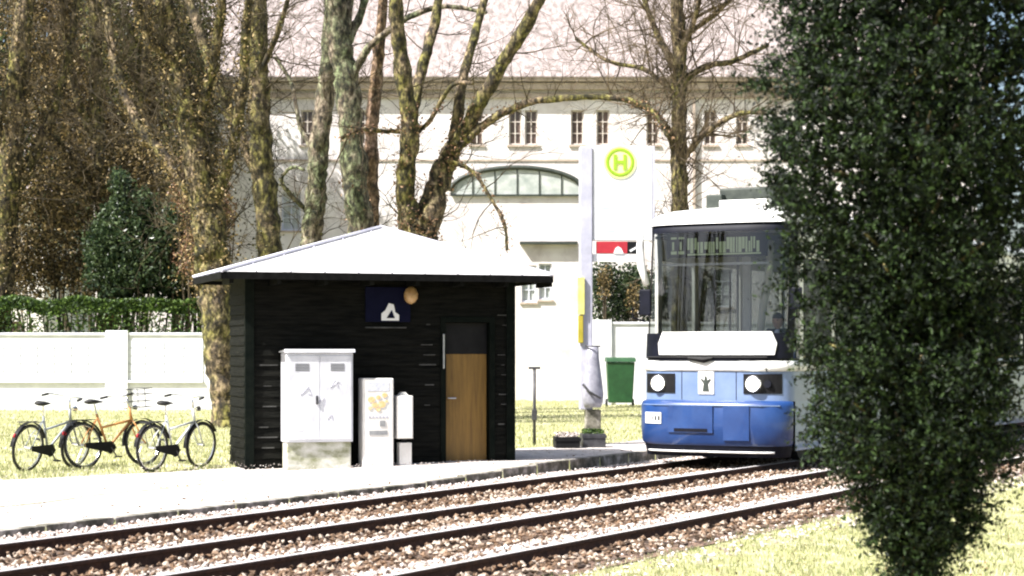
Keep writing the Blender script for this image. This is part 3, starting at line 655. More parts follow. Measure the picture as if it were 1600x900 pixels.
# blue information sign and lamp under the eave
sg = empty('information_sign', hutp(2.06, -.06, hz+2.12), HR); tag(sg, 'dark navy sign with a white triangular mark high on the hut wall', 'sign')
MB().box(-.36, .30, 0, .03, .0, .50).build('board', M['navy'], sg, bevel=.004)
b = MB(); b.prism([(-.13,.02),(.13,.02),(.13,.10),(.075,.14),(.05,.25),(-.02,.27),(-.07,.17),(-.13,.12)], -.008, -.002); b.build('emblem', M['white'], sg)
b = MB(); b.prism([(-.055,.055),(.065,.055),(.02,.17)], -.016, -.010); b.build('mark', M['navy'], sg)
lp = empty('wall_lamp', hutp(2.34, -.0, hz+2.60), HR); tag(lp, 'round amber glass lamp fixed under the hut eave', 'lamp')
b = MB(); prof = [(r*.105, z) for r, z in ((.3,.0),(.7,-.03),(1,-.10),(.92,-.17),(.6,-.22),(.15,-.245))]
vv = [(r*math.cos(t), -.16+r*math.sin(t), z+.02) for r, z in prof for t in np.arange(14)*2*math.pi/14]
b.add(vv, q=[[i*14+j, i*14+(j+1)%14, (i+1)*14+(j+1)%14, (i+1)*14+j] for i in range(5) for j in range(14)], ng=[list(range(70,84))]); b.build('lamp_shade', M['lamp'], lp, smooth=True)
MB().tube([(0,-.03,.10),(0,-.16,.10),(0,-.16,.01)], .012, 6).build('bracket', M['darksteel'], lp)

# big switch cabinet on its plinth
cb = empty('switch_cabinet', hutp(.95, -.08, hz-.02), HR); tag(cb, 'large pale grey utility cabinet on a mossy plinth against the hut', 'cabinet')
bx('plinth', M['plinth'], cb, -.455, .455, -.32, 0, -.1, .45, bevel=.01)
b = MB(); b.box(-.475, .475, -.36, .02, .453, 1.70); b.build('housing', M['cab'], cb, bevel=.012)
b = MB(); b.prism([(-.40,1.703),(.05,1.703),(.04,1.72),(-.38,1.75)], -.50, .50, axis='x'); b.build('cap', M['cab'], cb, bevel=.006)
b = MB(); b.box(-.45, -.004, -.372, -.362, .49, 1.66); b.box(.004, .45, -.372, -.362, .49, 1.66); ds = b.build('cabinet_door', M['cab'], cb, bevel=.004)
bx('handle', M['darksteel'], ds, -.06, -.03, -.395, -.373, .98, 1.10, bevel=.005)
b = MB()
for k in range(5): b.box(-.35, -.15, -.376, -.3725, 1.45+k*.022, 1.458+k*.022); b.box(.15, .35, -.376, -.3725, 1.45+k*.022, 1.458+k*.022)
b.build('vent', M['darksteel'], ds)
b = MB(); q_ = random.Random(9)
for (cx_, cz_, sc_) in ((-.20,1.15,.10),(.02,1.02,.07),(.22,1.25,.09),(.14,.80,.06)):
    pts = [(cx_+sc_*math.cos(t*1.3)*q_.uniform(.4,1), -.3745, cz_+sc_*math.sin(t*2.1)*q_.uniform(.3,.9)) for t in np.arange(0, 6, .7)]
    b.tube(pts, .004, 4)
b.build('scribble', M['lilac'], ds)
MB().box(-.36,-.24,-.3755,-.3722,.62,.70).build('sticker', M['cream'], ds)
# ticket machine
tk = empty('ticket_machine', hutp(1.80, -.12, hz+.02), HR); tag(tk, 'narrow white ticket machine with a faded ochre print', 'ticket machine')
bx('housing', M['cream'], tk, -.225, .225, -.28, 0, -.1, 1.30, bevel=.02)
b = MB()
for (x, z, r) in ((-.10,1.0,.045),(.0,1.03,.03),(.09,1.06,.035),(-.05,.92,.04),(.05,.93,.05),(.12,.97,.02),(-.12,.88,.025),(.0,.86,.03)): b.disc((x,-.285,z), r, 8, .004, rx=r*1.2)
b.build('print', M['ochre'], tk)
b = MB(); b.box(-.13, .13, -.286, -.281, .50, .56); b.box(.02,.10,-.288,-.281,.62,.70); b.build('coin_tray', M['steel'], tk)
b = MB(); b.box(-.16, .16, -.284, -.281, 1.12, 1.24); b.build('screen', M['gardenpanel'], tk)
b = MB()
for k in range(6): b.box(-.14+k*.05, -.11+k*.05, -.285, -.281, .74, .765)
b.build('buttons', M['lilac'], tk)
# letterbox on post
pb = empty('post_box', hutp(2.20, -.16, hz+.04), HR); tag(pb, 'small cream box on a short pedestal right of the ticket machine', 'box')
bx('pedestal', M['cream'], pb, -.07, .11, -.16, 0, -.1, .36, bevel=.008)
b = MB(); b.box(-.02, .05, -.11, -.05, .36, .42); b.build('neck', M['black'], pb)
bx('box_body', M['cream'], pb, -.125, .115, -.22, .02, .42, 1.03, bevel=.015)
b = MB(); b.prism([(-.08,1.03),(.07,1.03),(.02,1.08),(-.03,1.08)], -.16, -.04); b.build('lid', M['cream'], pb)

# ------------------------------------------------------------------ bicycles
def ring(mb, c, R_, r, ax='y', n=40, m=6, sq=1):
    v = []
    for i in range(n):
        t = 2*math.pi*i/n
        for j in range(m):
            p = 2*math.pi*j/m; rr = R_+r*math.cos(p)
            v.append((c[0]+rr*math.cos(t), c[1]+r*math.sin(p)*sq, c[2]+rr*math.sin(t)))
    mb.add(v, q=[[i*m+j, i*m+(j+1)%m, ((i+1)%n)*m+(j+1)%m, ((i+1)%n)*m+j] for i in range(n) for j in range(m)])
def bicycle(label, loc, rz, fm, lean=.05, basket=False, steer=.3):
    root = empty('bicycle', loc, rz); root.rotation_euler[0] = lean; tag(root, label, 'bicycle', 'bicycles parked on the grass by the hut')
    Rw = .335; wb = 1.08
    def wheel(px):
        t = MB(); ring(t, (0,0,0), Rw-.018, .021); tyre_root = t
        wh = MB(); ring(wh, (0,0,0), Rw-.045, .010, sq=1.2); wh.tube([(0,-.05,0),(0,.05,0)], .022, 8)
        for k in range(18):
            a = 2*math.pi*k/18; wh.tube([(.02*math.cos(a+1), .03*(-1)**k, .02*math.sin(a+1)), ((Rw-.05)*math.cos(a), 0, (Rw-.05)*math.sin(a))], .0016, 3)
        o = wh.build('wheel', M['chrome'], root); o.location = (px, 0, Rw)
        t.build('tyre', M['rubber'], o, smooth=True)
        f = MB(); aa = np.linspace(R(20), R(175), 14)
        pr = [((Rw+.03)*math.cos(a), (Rw+.03)*math.sin(a)) for a in aa]
        f.add([(x, sd*.028, z) for x, z in pr for sd in (-1,1)]+[(x*.985, sd*.028, z*.985) for x, z in pr for sd in (-1,1)], q=[[2*i,2*i+1,2*i+3,2*i+2] for i in range(13)]+[[28+2*i,28+2*i+2,28+2*i+3,28+2*i+1] for i in range(13)])
        return o, f
    w1, f1 = wheel(0); w2, f2 = wheel(wb)
    m1 = f1.build('mudguard', M['black'], root); m1.location = (0,0,Rw)
    m2 = f2.build('mudguard', M['black'], root); m2.location = (wb,0,Rw); m2.rotation_euler = (0, R(-10), 0)
    f = MB(); bb = (.44,0,.29); st = (.27,0,.78); ht = (.86,0,.86); hb = (.90,0,.68)
    f.tube([bb, st], .017, 8); f.tube([(.34,0,.58), hb], .017, 8); f.tube([bb, hb], .019, 8); f.tube([ht, hb], .021, 8)
    for sd in (-1, 1):
        f.tube([bb, (.2, sd*.05, .31), (0, sd*.06, Rw)], .010, 6); f.tube([(.28,0,.72), (.1, sd*.05,.5), (0, sd*.06, Rw)], .009, 6)
    f.build('frame', fm, root, smooth=True)
    k = MB()
    for sd in (-1, 1): k.tube([hb, (.93, sd*.05, .60), (1.02, sd*.055, .40), (wb, sd*.055, Rw)], .012, 6)
    k.build('fork', fm, root, smooth=True)
    h = MB(); h.tube([ht, (.83,0,1.02)], .014, 8); h.tube([(.66,-.30,1.03),(.74,-.28,1.05),(.82,-.10,1.04),(.83,0,1.02),(.82,.10,1.04),(.74,.28,1.05),(.66,.30,1.03)], .012, 8)
    hb_ = h.build('handlebar', M['chrome'], root, smooth=True)
    g = MB()
    for sd in (-1,1): g.tube([(.60,sd*.31,1.025),(.71,sd*.29,1.045)], .018, 8)
    g.build('grip', M['rubber'], hb_, smooth=True)
    sv = MB(); sv.tube([st, (.245,0,.92)], .013, 8); sv.build('seat_post', M['chrome'], root)
    s_ = MB(); s_.tube([(.10,0,.955),(.16,0,.965),(.26,0,.955),(.36,0,.95),(.40,0,.945)], [.05,.085,.07,.03,.015], 10)
    so = s_.build('saddle', M['rubber'], root, smooth=True); so.scale = (1,.95,.45); so.location.z = .955*.55
    c = MB(); ring(c, (.44,-.06,.29), .085, .008, n=24, m=4); c.tube([(.44,-.07,.29),(.52,-.09,.15)], .010, 6); c.tube([(.44,.07,.29),(.36,.09,.43)], .010, 6)
    c.box(.48,.57,-.15,-.08,.14,.16); c.box(.31,.40,.08,.15,.42,.44)
    c.build('crankset', M['darksteel'], root)
    cg = MB(); cg.prism([(.0,.30),(.44,.21),(.54,.29),(.44,.375),(.0,.37)], -.075, -.065); cg.build('chain_guard', M['black'], root)
    rk = MB()
    for sd in (-1, 1): rk.tube([(.22,sd*.05,.70),(-.22,sd*.06,.70)], .006, 5); rk.tube([(-.16,sd*.06,.70),(0,sd*.07,Rw)], .006, 5)
    for x in (-.2,-.05,.1): rk.tube([(x,-.06,.70),(x,.06,.70)], .005, 5)
    rk.build('luggage_rack', M['darksteel'], root)
    lt = MB(); lt.tube([(.92,0,.86),(.99,0,.86)], [.025,.04], 10); lt.build('lamp', M['chrome'], root)
    rl = MB(); rl.disc((-.31,0,.52), .03, 10, .02); rl.build('rear_reflector', M['red'], root)
    if basket:
        bk = MB()
        for z in (.86,.95,1.05,1.13): bk.tube([(.90,-.16,z),(1.18,-.16,z),(1.18,.16,z),(.90,.16,z),(.90,-.16,z)], .005, 4)
        for x, y in ((.90,-.16),(1.04,-.16),(1.18,-.16),(1.18,0),(1.18,.16),(1.04,.16),(.90,.16)): bk.tube([(x,y,.86),(x,y,1.13)], .004, 4)
        bk.build('basket', M['darksteel'], root)
    return root
def bk(px, Y_): x = xpx(px, Y_); return (x, Y_, gz(x, Y_)+.0)
bicycle('silver city bicycle with black tyres nearest the hut', bk(236, 26.6), R(61), M['silver'], .06)
bicycle('orange brown bicycle between the silver and the grey one', bk(132, 27.3), R(50), M['orange'], -.10, basket=True)
bicycle('dull grey bicycle at the left end of the row', bk(40, 26.7), R(66), M['greyframe'], .12)

# ------------------------------------------------------------------ stop mast, post, planters, bin
MY = 32.6; mx = xpx(924, MY); mg = gz(mx, MY)
ms = empty('stop_mast', (mx, MY, mg), R(4)); tag(ms, 'tall white tram stop mast with a round green and yellow stop disc', 'stop sign')
def sx(px): return xpx(px, MY)-mx
def sz(py): return zpx(py, MY)-mg
bx('post', M['lilac'], ms, sx(905), sx(925), -.10, .10, sz(640), sz(230), bevel=.02)
bx('panel', M['white'], ms, sx(926), sx(1019), -.07, .07, sz(376), sz(228), bevel=.015)
bx('panel_edge', M['lilac'], ms, sx(1019.5), sx(1023), -.075, .075, sz(376), sz(228), bevel=.005)
dc = MB().disc((sx(968), -.08, sz(254)), .28, 40, .012).build('stop_disc', M['signyellow'], ms)
b = MB(); cx_, cz_ = sx(968), sz(254); ring(b, (cx_, -.092, cz_), .215, .028, n=40, m=4, sq=.15); b.build('disc_ring', M['lime'], dc)
b = MB(); b.box(cx_-.11, cx_-.055, -.100, -.087, cz_-.13, cz_+.13); b.box(cx_+.055, cx_+.11, -.100, -.087, cz_-.13, cz_+.13); b.box(cx_-.055, cx_+.055, -.099, -.087, cz_-.03, cz_+.03); b.build('letter_h', M['lime'], dc)
b = MB(); b.box(sx(934), sx(1000), -.076, -.0705, sz(326), sz(317)); b.build('route_strip', M['pcyan'], ms)
b = MB(); b.box(sx(934), sx(985), -.076, -.0705, sz(346), sz(338)); b.build('route_strip', M['ppink'], ms)
b = MB(); b.box(sx(944), sx(975), -.076, -.0705, sz(362), sz(354)); b.build('route_strip', M['pcyan'], ms)
rd = bx('line_board', M['red'], ms, sx(932), sx(980), -.06, .06, sz(396), sz(377.5), bevel=.004)
bx('line_board', M['black'], ms, sx(980.5), sx(1006), -.06, .06, sz(396), sz(377.5), bevel=.004)
b = MB(); b.prism([(sx(958),sz(396)),(sx(974),sz(396)),(sx(970),sz(388)),(sx(965),sz(385)),(sx(961),sz(388))], -.068, -.0605); b.prism([(sx(983),sz(391)),(sx(996),sz(384)),(sx(996),sz(387)),(sx(985),sz(394))], -.068, -.0605); b.build('emblem', M['white'], rd)
bx('lower_panel', M['white'], ms, sx(926), sx(1004), -.05, .05, sz(409), sz(397), bevel=.004)
b = MB(); b.box(sx(901), sx(912), -.16, -.105, sz(492), sz(434)); b.build('timetable', M['yellow'], ms, bevel=.01)
b = MB(); b.box(sx(902), sx(910), -.15, -.105, sz(536), sz(493)); b.build('timetable_box', M['mustard'], ms, bevel=.01)
# flared housing at the mast foot
prof = [(540,9),(560,10),(590,14),(615,17),(628,16),(636,13)]
b = MB(); vv = []
for y, r in prof:
    for t in np.arange(20)*2*math.pi/20: vv.append((sx(925)+r*MY/FPX*math.cos(t), .8*r*MY/FPX*math.sin(t)-.12, sz(y)))
b.add(vv, q=[[i*20+j, i*20+(j+1)%20, (i+1)*20+(j+1)%20, (i+1)*20+j] for i in range(5) for j in range(20)], ng=[list(range(20)), list(range(119,99,-1))]); lb = b.build('litter_bin', M['binsteel'], ms, smooth=True)
b = MB(); ring(b, (0,0,0), .125, .012, n=24, m=5); o = b.build('rim', M['darksteel'], lb, smooth=True); o.rotation_euler = (R(90),0,0); o.location = (sx(925), -.12, sz(541))
MB().tube([(sx(908), -.27, sz(600)), (sx(918), -.33, sz(612)), (sx(936), -.32, sz(622))], .022, 6).build('strap', M['darksteel'], ms)
bx('pedestal', M['kerb'], ms, sx(914), sx(938), -.12, .12, -.2, sz(640), bevel=.02)

PY = 32.3; p0 = xpx(835, PY)
po = empty('steel_post', (p0, PY, gz(p0, PY))); tag(po, 'slim dark post with a short cross bar on the lawn', 'post')
MB().tube([(0,0,-.1),(0,0,1.28)], .028, 10).build('post', M['darksteel'], po, smooth=True)
MB().box(-.10,.10,-.03,.03,1.28,1.32).build('cross_bar', M['darksteel'], po, bevel=.006)
MB().box(-.045,.045,-.045,.045,.42,.60).build('clamp', M['darksteel'], po, bevel=.01)

def planter(label, px0, px1, pytop, Y_, m, leafm):
    x = xpx((px0+px1)/2, Y_); g = gz(x, Y_); root = empty('planter', (x, Y_, g), R(6)); tag(root, label, 'planter', 'dark planters at the foot of the mast')
    w_ = (px1-px0)*Y_/FPX/2; h = zpx(pytop, Y_)-g
    b = MB(); b.box(-w_, w_, -.2, -.16, -.05, h); b.box(-w_, w_, .16, .2, -.05, h); b.box(-w_, -w_+.04, -.157, .157, -.05, h); b.box(w_-.04, w_, -.157, .157, -.05, h); b.box(-w_+.043, w_-.043, -.157, .157, 0, h-.04)
    b.box(-w_-.015, w_+.015, -.215, -.203, h-.07, h-.02)
    b.build('trough', m, root, bevel=.006)
    C = rng.uniform([-w_+.02,-.17,h-.05],[w_-.02,.17,h+.07],(420,3)); v, q = leaves(C, .05, up=.5); b = MB(); b.add(v, q=q); b.build('plants', leafm, root)
    return root
planter('black trough planter with pale frosty plants left of the mast', 866, 904, 682, 31.4, M['black'], M['stonepale'])
planter('dark planter with green plants right under the mast', 908, 944, 677, 31.7, M['darksteel'], M['hedge'])

GB = 55.0; gx = xpx(969, GB)
gb = empty('wheeled_bin', (gx, GB, gz(gx, GB))); tag(gb, 'dark green wheeled waste bin in front of the white wall', 'waste bin')
b = MB(); hw = .40
b.add([(-hw*.85,-.3,.12),(hw*.85,-.3,.12),(hw*.85,.3,.12),(-hw*.85,.3,.12),(-hw,-.38,1.28),(hw,-.38,1.28),(hw,.38,1.28),(-hw,.38,1.28)], q=[[0,1,2,3],[4,5,6,7],[0,1,5,4],[1,2,6,5],[2,3,7,6],[3,0,4,7]]); b.build('tub', M['bin'], gb, bevel=.03)
b = MB(); b.prism([(-.42,1.285),(.42,1.285),(.42,1.36),(.1,1.42),(-.38,1.38)], -hw-.03, hw+.03, axis='x'); b.build('lid', M['bin'], gb, bevel=.02)
for sxx in (-1, 1):
    MB().tube([(sxx*hw*.95-.03,.25,.11),(sxx*hw*.95+.03,.25,.11)], .11, 16).build('wheel', M['rubber'], gb)

# ------------------------------------------------------------------ the tram
fc = us(25.32, -10.835)
tr = empty('tram', (fc[0], fc[1], .0), math.atan2(D[1], D[0])-math.pi/2); tag(tr, 'blue and white tram standing at the stop, its front towards the hut', 'tram')
TL = 19.0; Wd = 1.15
def plan(z, w=Wd, Dp=.42, yo=None, n=25, length=TL):
    yo = max(0, z-1.72)*.10 if yo is None else yo
    if z > 3.55: yo += (z-3.55)*1.0; 
    th = np.linspace(-math.pi/2, math.pi/2, n); x = np.sign(np.sin(th))*np.abs(np.sin(th))**.62*w
    x = np.clip(x, -w, w); y = yo+Dp*(1-(1-np.abs(x/w)**3.2)**.5)
    pts = [(-w, length)]+[(-w, yo+Dp+.6)]+list(zip(x, y))+[(w, yo+Dp+.6)]+[(w, length)]
    return np.array([(a, b_, z) for a, b_ in pts])
def band(name, zs, m, parent=tr, ws=None, rng_=None, Dps=None, smooth=True, yos=None, cap=False):
    rows = [plan(z, (ws[i] if ws else Wd), (Dps[i] if Dps else .42), (yos[i] if yos else None)) for i, z in enumerate(zs)]
    a, b_ = rng_ or (0, len(rows[0])); rows = [r[a:b_] for r in rows]; k = len(rows[0]); mb = MB()
    mb.add(np.concatenate(rows), q=[[i*k+j, i*k+j+1, (i+1)*k+j+1, (i+1)*k+j] for i in range(len(rows)-1) for j in range(k-1)])
    if cap: mb.ng.append(list(range((len(rows)-1)*k, len(rows)*k)))
    return mb.build(name, m, parent, smooth=smooth)
NP = 29; FR = (3, 26)      # front section of the plan points
# lower blue apron, bulging forward
band('front_apron', [.42,.46,.70,.98,1.035,1.06], M['blue'], ws=[1.13,1.16,1.17,1.17,1.16,1.12], yos=[-.08,-.11,-.13,-.12,-.10,-.02], rng_=(2, 27))
band('apron_underside', [.26,.40,.425], M['tramdark'], ws=[1.10,1.13,1.13], yos=[-.05,-.07,-.08], rng_=(2, 27))
b = MB(); r_ = plan(.33, 1.12, .42, -.085)[7:22]; b.tube(r_, .016, 6); b.build('bumper_strip', M['tramwhite'], tr, smooth=True)
band('front_blue', [1.05,1.10,1.30,1.475], M['blue2'], rng_=(1, 28))
band('white_stripe', [1.478,1.50,1.60,1.625], M['tramwhite'], ws=[1.155,1.17,1.17,1.15], yos=[-.01,-.03,-.03,0])
band('black_seam', [1.626,1.66], M['tramdark'], ws=[1.13,1.13], yos=[.012,.012])
band('side_panel', [.35,1.05], M['tramside'], rng_=(0,3)); band('side_panel', [.35,1.05], M['tramside'], rng_=(26,29))
band('side_panel', [1.05,1.475], M['tramside'], rng_=(0,2)); band('side_panel', [1.05,1.475], M['tramside'], rng_=(27,29))
# dark window band of the front: black surround with openings is the glass itself; pillars white
band('scuttle', [1.66,1.70,2.02], M['tramdark'], rng_=FR)
# white panel under the windscreen (hexagonal, wraps the nose)
def patch(name, x0, x1, z0, z1, m, off, cham=0, nx=14, parent=tr):
    rows = []
    for z in (z0, (z0+z1)/2, z1):
        c = cham*{z0: .35, (z0+z1)/2: 0, z1: 1}[z]; xs = np.linspace(x0+c, x1-c, nx)
        yo = max(0, z-1.72)*.10; rows.append([(x, yo+.42*(1-(1-abs(x/Wd)**3.2)**.5)+off, z) for x in xs])
    f = np.array(rows).reshape(-1,3); bk_ = f+np.array([0,.02,0]); mb = MB(); k = nx; tot = 3*k
    q = [[i*k+j, i*k+j+1, (i+1)*k+j+1, (i+1)*k+j] for i in range(2) for j in range(k-1)]
    q += [[a, b_, b_+tot, a+tot] for a, b_ in [(j, j+1) for j in range(k-1)]+[(2*k+j, 2*k+j+1) for j in range(k-1)]+[(0,k),(k,2*k),(k-1,2*k-1),(2*k-1,3*k-1)]]
    mb.add(np.concatenate([f, bk_]), q=q); return mb.build(name, m, parent, smooth=False)
patch('nose_panel', -.82, .98, 1.71, 2.04, M['tramwhite'], -.03, cham=.07)
# windscreen glass, pillars and header
ws_ = band('windscreen', [2.02,2.3,2.7,3.1,3.50], M['glass'], rng_=(5, 24), ws=[1.12]*5)
hd = band('screen_header', [3.48,3.54,3.58,3.62], M['tramdark'], rng_=(2,27), ws=[1.13,1.14,1.15,1.15])
b = MB()
for sgn in (-1, 1):
    pass
band('corner_surround', [2.02,2.7,3.50], M['tramdark'], rng_=(2,6), ws=[1.13]*3); band('corner_surround', [2.02,2.7,3.50], M['tramdark'], rng_=(23,27), ws=[1.13]*3)
# side: pillars in white, window openings with glass
for sgn in (-1, 1):
    p = MB(); x = sgn*1.135
    p.box(min(x, x-sgn*.05), max(x, x-sgn*.05), .64, .78, 1.63, 3.45)
    yy = 2.0
    for k in range(10):
        MB().box(min(x, x-sgn*.05), max(x, x-sgn*.05), yy, yy+.14, 1.63, 3.15).build('window_pillar', M['tramwhite'], tr); yy += 1.85
    p.build('window_pillar', M['tramwhite'], tr)
    g = MB(); g.add([(x*.985,.70,1.64),(x*.985,TL-.05,1.64),(x*.985,TL-.05,3.10),(x*.985,.70,3.10)], q=[[0,1,2,3]]); g.build('side_window', M['sideglass'], tr)
    p = MB(); p.box(min(x+sgn*.012, x-sgn*.04), max(x+sgn*.012, x-sgn*.04), .66, TL, 3.10, 3.62); p.build('cant_panel', M['tramwhite'], tr, bevel=.01)
    d_ = MB()
    for y0 in (1.05, 7.2, 13.0):
        d_.box(min(x+sgn*.018, x), max(x+sgn*.018, x), y0, y0+.86, .42, 3.08)
    d_ = MB()
    for y0 in (2.3, 8.0, 14.0):
        d_ = MB()
        for yy in (y0, y0+.62, y0+1.24): d_.box(min(x+sgn*.022, x+sgn*.004), max(x+sgn*.022, x+sgn*.004), yy, yy+.05, .40, 3.05)
        d_.box(min(x+sgn*.022, x+sgn*.004), max(x+sgn*.022, x+sgn*.004), y0+.05, y0+1.24, .40, .46)
        d_.build('door_frame', M['tramdark'], tr)
# roof
band('roof', [3.60,3.68,3.76,3.83,3.88], M['tramwhite'], ws=[1.17,1.18,1.14,1.00,.70], yos=[.13,.10,.13,.28,.60], Dps=[.42,.42,.42,.42,.42], cap=True)
# interior
b = MB(); b.box(-1.08, 1.08, .15, TL-.1, .85, .90); b.build('floor', M['interior'], tr)
b = MB(); b.box(-1.1, 1.1, TL-.1, TL, .35, 3.5); b.box(-1.09, 1.09, .55, TL-.1, 3.42, 3.46); b.build('rear_wall', M['interior'], tr)
b = MB(); b.box(-.95, .95, .45, .85, 1.62, 1.78); b.build('dashboard', M['tramdark'], tr, bevel=.03)
def seat(x, y, m_, hgt=1.10):
    s_ = MB(); s_.box(x-.22, x+.22, y, y+.42, .9+.42, .9+.50); s_.box(x-.22, x+.22, y+.42, y+.50, .9+.44, .9+hgt); s_.box(x-.03, x+.03, y+.18, y+.25, .9, 1.32); s_.build('seat', m_, tr, bevel=.025)
for k in range(7):
    for x in (-.80, -.34, .36, .82): seat(x, 3.0+k*1.1, M['seat'] if (k+int(x*10)) % 3 else M['seatblue'], 1.15)
b = MB()
for x, y in ((-.62,2.6),(-.25,3.6),(.62,2.6),(.35,3.8),(-.45,6.5),(.45,6.5)): b.tube([(x,y,.9),(x,y,3.42)], .022, 8)
b.tube([(-.25,2.4,3.2),(-.25,9,3.2)], .018, 6); b.tube([(.30,2.4,3.2),(.30,9,3.2)], .018, 6); b.build('grab_pole', M['steel'], tr, smooth=True)
b = MB(); b.tube([(.52,1.10,3.38),(.44,1.2,2.9),(.28,1.35,2.3),(.18,1.45,1.7)], [.05,.06,.06,.05], 8); b.build('cab_partition_frame', M['tramwhite'], tr, smooth=True)  # slanted white tube shaped as the pale reflection streak in the windscreen
b = MB(); b.box(-.10,.03, 1.52, 1.56, .9, 3.40); b.box(.03,1.05, 1.55,1.58,.9,1.9); b.build('cab_partition', M['gardenpanel'], tr)
# destination display behind the glass
dp = MB().box(-.78, .76, .30, .36, 3.12, 3.46).build('destination_display', M['black'], tr, bevel=.005)
b = MB(); x = -.70
rr = random.Random(11)
for gx in (-.72, -.60):
    for (a, c, e, f) in ((0,.09,.10,.13),(0,.09,-.12,-.075),(.02,.05,-.06,.06)): b.box(gx+a, gx+c, .292, .299, 3.29+e, 3.29+f)
x = -.46
while x < .66:                       # unreadable row of lettering on the roller blind
    wd_ = rr.uniform(.02,.05); b.box(x, x+wd_, .292, .299, 3.18+rr.choice([0,0,.05]), 3.40-rr.choice([0,0,.06])); x += wd_+rr.uniform(.008,.022)
b.box(-.46, .68, .2925, .2985, 3.15, 3.172)
b.build('display_dots', M['display'], dp)
MB().box(-.84, .82, .27, .30, 3.0, 3.035).build('sun_visor_rail', M['gardenpanel'], tr)
b = MB()
for x in (-.42, .42): b.box(x-.004, x+.004, .42*(1-(1-abs(x/Wd)**3.2)**.5)-.004, .42*(1-(1-abs(x/Wd)**3.2)**.5)+.02, 1.07, 1.47)
b.build('panel_seam', M['tramdark'], tr)
# headlights
for sgn in (-1, 1):
    hx = sgn*.80; patch('headlight_recess', hx-.27, hx+.27 if sgn < 0 else hx+.24, 1.16, 1.44, M['black'], -.012, nx=10)
    lx = sgn*.78-(.02 if sgn < 0 else .10); yl = .42*(1-(1-abs(lx/Wd)**3.2)**.5)
    h = MB(); h.disc((lx, yl-.035, 1.30), .105, 24, .05); ho = h.build('headlight', M['headlamp'], tr, bevel=.012)
    g = MB(); ring(g, (lx, yl-.062, 1.30), .108, .010, n=28, m=5); g.build('headlight_rim', M['chrome'], ho, smooth=True)
    lx2 = lx+sgn*.19 if sgn > 0 else lx-.14; yl2 = .42*(1-(1-min(abs(lx2/Wd), .97)**3.2)**.5)
    MB().disc((lx2, yl2-.025, 1.30), .055, 16, .02).build('indicator_lamp', M['tramdark'], tr)
# city emblem: pale shield with a small dark robed figure
em = patch('emblem', -.155, .085, 1.15, 1.47, M['tramwhite'], -.014, nx=6)
MB().prism([(-.085,1.19),(.015,1.19),(.0,1.30),(.05,1.36),(.02,1.37),(-.01,1.34),(-.02,1.39),(-.035,1.42),(-.05,1.39),(-.06,1.34),(-.09,1.37),(-.12,1.36),(-.07,1.30)], -.024, -.016).build('figure', M['arch'], em)
# fleet number plate and coupler flap on the apron
def apy(x): return -.13+.42*(1-(1-abs(x/1.17)**3.2)**.5)
for nm, x0, x1, z0, z1, m_, off in (('number_plate', -1.0,-.70,.72,.88,M['tramwhite'],-.012), ('coupler_flap', -.58,.12,.60,.98,M['blue'],-.014), ('step_slot', -.48,.04,.615,.66,M['tramdark'],-.022), ('inspection_flap', .28,.66,.50,.98,M['blue'],-.012), ('trim_line', -1.06,1.06,.985,1.0,M['blue2'],-.008)):
    xs = np.linspace(x0, x1, 10); mb = MB(); f = [(x, apy(x)+off, z) for z in (z0, z1) for x in xs]+[(x, apy(x)+.01, z) for z in (z0, z1) for x in xs]
    mb.add(f, q=[[j,j+1,11+j,10+j] for j in range(9)]+[[j,j+1,21+j,20+j] for j in range(9)]+[[10+j,11+j,31+j,30+j] for j in range(9)]+[[0,10,30,20],[9,19,39,29]])
    o = mb.build(nm, m_, tr)
    if nm == 'number_plate':
        b = MB()
        for k, xx in enumerate((-.93,-.87,-.81,-.75)): b.box(xx, xx+.03, apy(xx)-.02, apy(xx)-.013, .765, .83)
        b.build('digit', M['tramdark'], o)
# wipers, mirrors
b = MB(); b.tube([(-.30,-.045,1.665),(-.05,-.05,1.64),(.08,-.045,1.665)], [.025,.045,.025], 8); b.tube([(-.98,.05,1.675),(-.5,-.04,1.675),(0,-.05,1.675),(.5,-.04,1.675),(.88,.02,1.675)], .013, 6); b.build('wiper', M['black'], tr)
for sgn in (-1, 1):
    a = MB(); a.add([(sgn*1.02,.16,3.52),(sgn*1.19,.30,3.52),(sgn*1.19,.36,3.50),(sgn*.96,.28,2.72),(sgn*.90,.20,2.72),(sgn*.92,.28,2.70)], ng=[[0,1,3,4],[1,2,3],[2,0,4,5],[2,5,3],[3,5,4],[0,2,1]])
    if sgn < 0: MB().tube([(-1.15,.22,3.62),(-1.13,.10,3.3),(-1.07,.02,3.0),(-.97,-.01,2.72)], [.035,.05,.06,.045], 10).build('mirror_bracket', M['tramwhite'], tr, smooth=True)
    m_ = MB(); m_.tube([(sgn*1.14,.30,2.2),(sgn*1.27,.16,2.25),(sgn*1.27,.14,2.4)], .014, 6); mo = m_.build('mirror_arm', M['tramdark'], tr)
    if sgn > 0: 
        MB().box(1.18,1.36,.10,.15,2.35,2.66).build('mirror', M['tramdark'], mo, bevel=.02)
    else: MB().box(-1.08,-.90,-.03,.02,2.28,2.66).build('mirror', M['tramdark'], mo, bevel=.02)
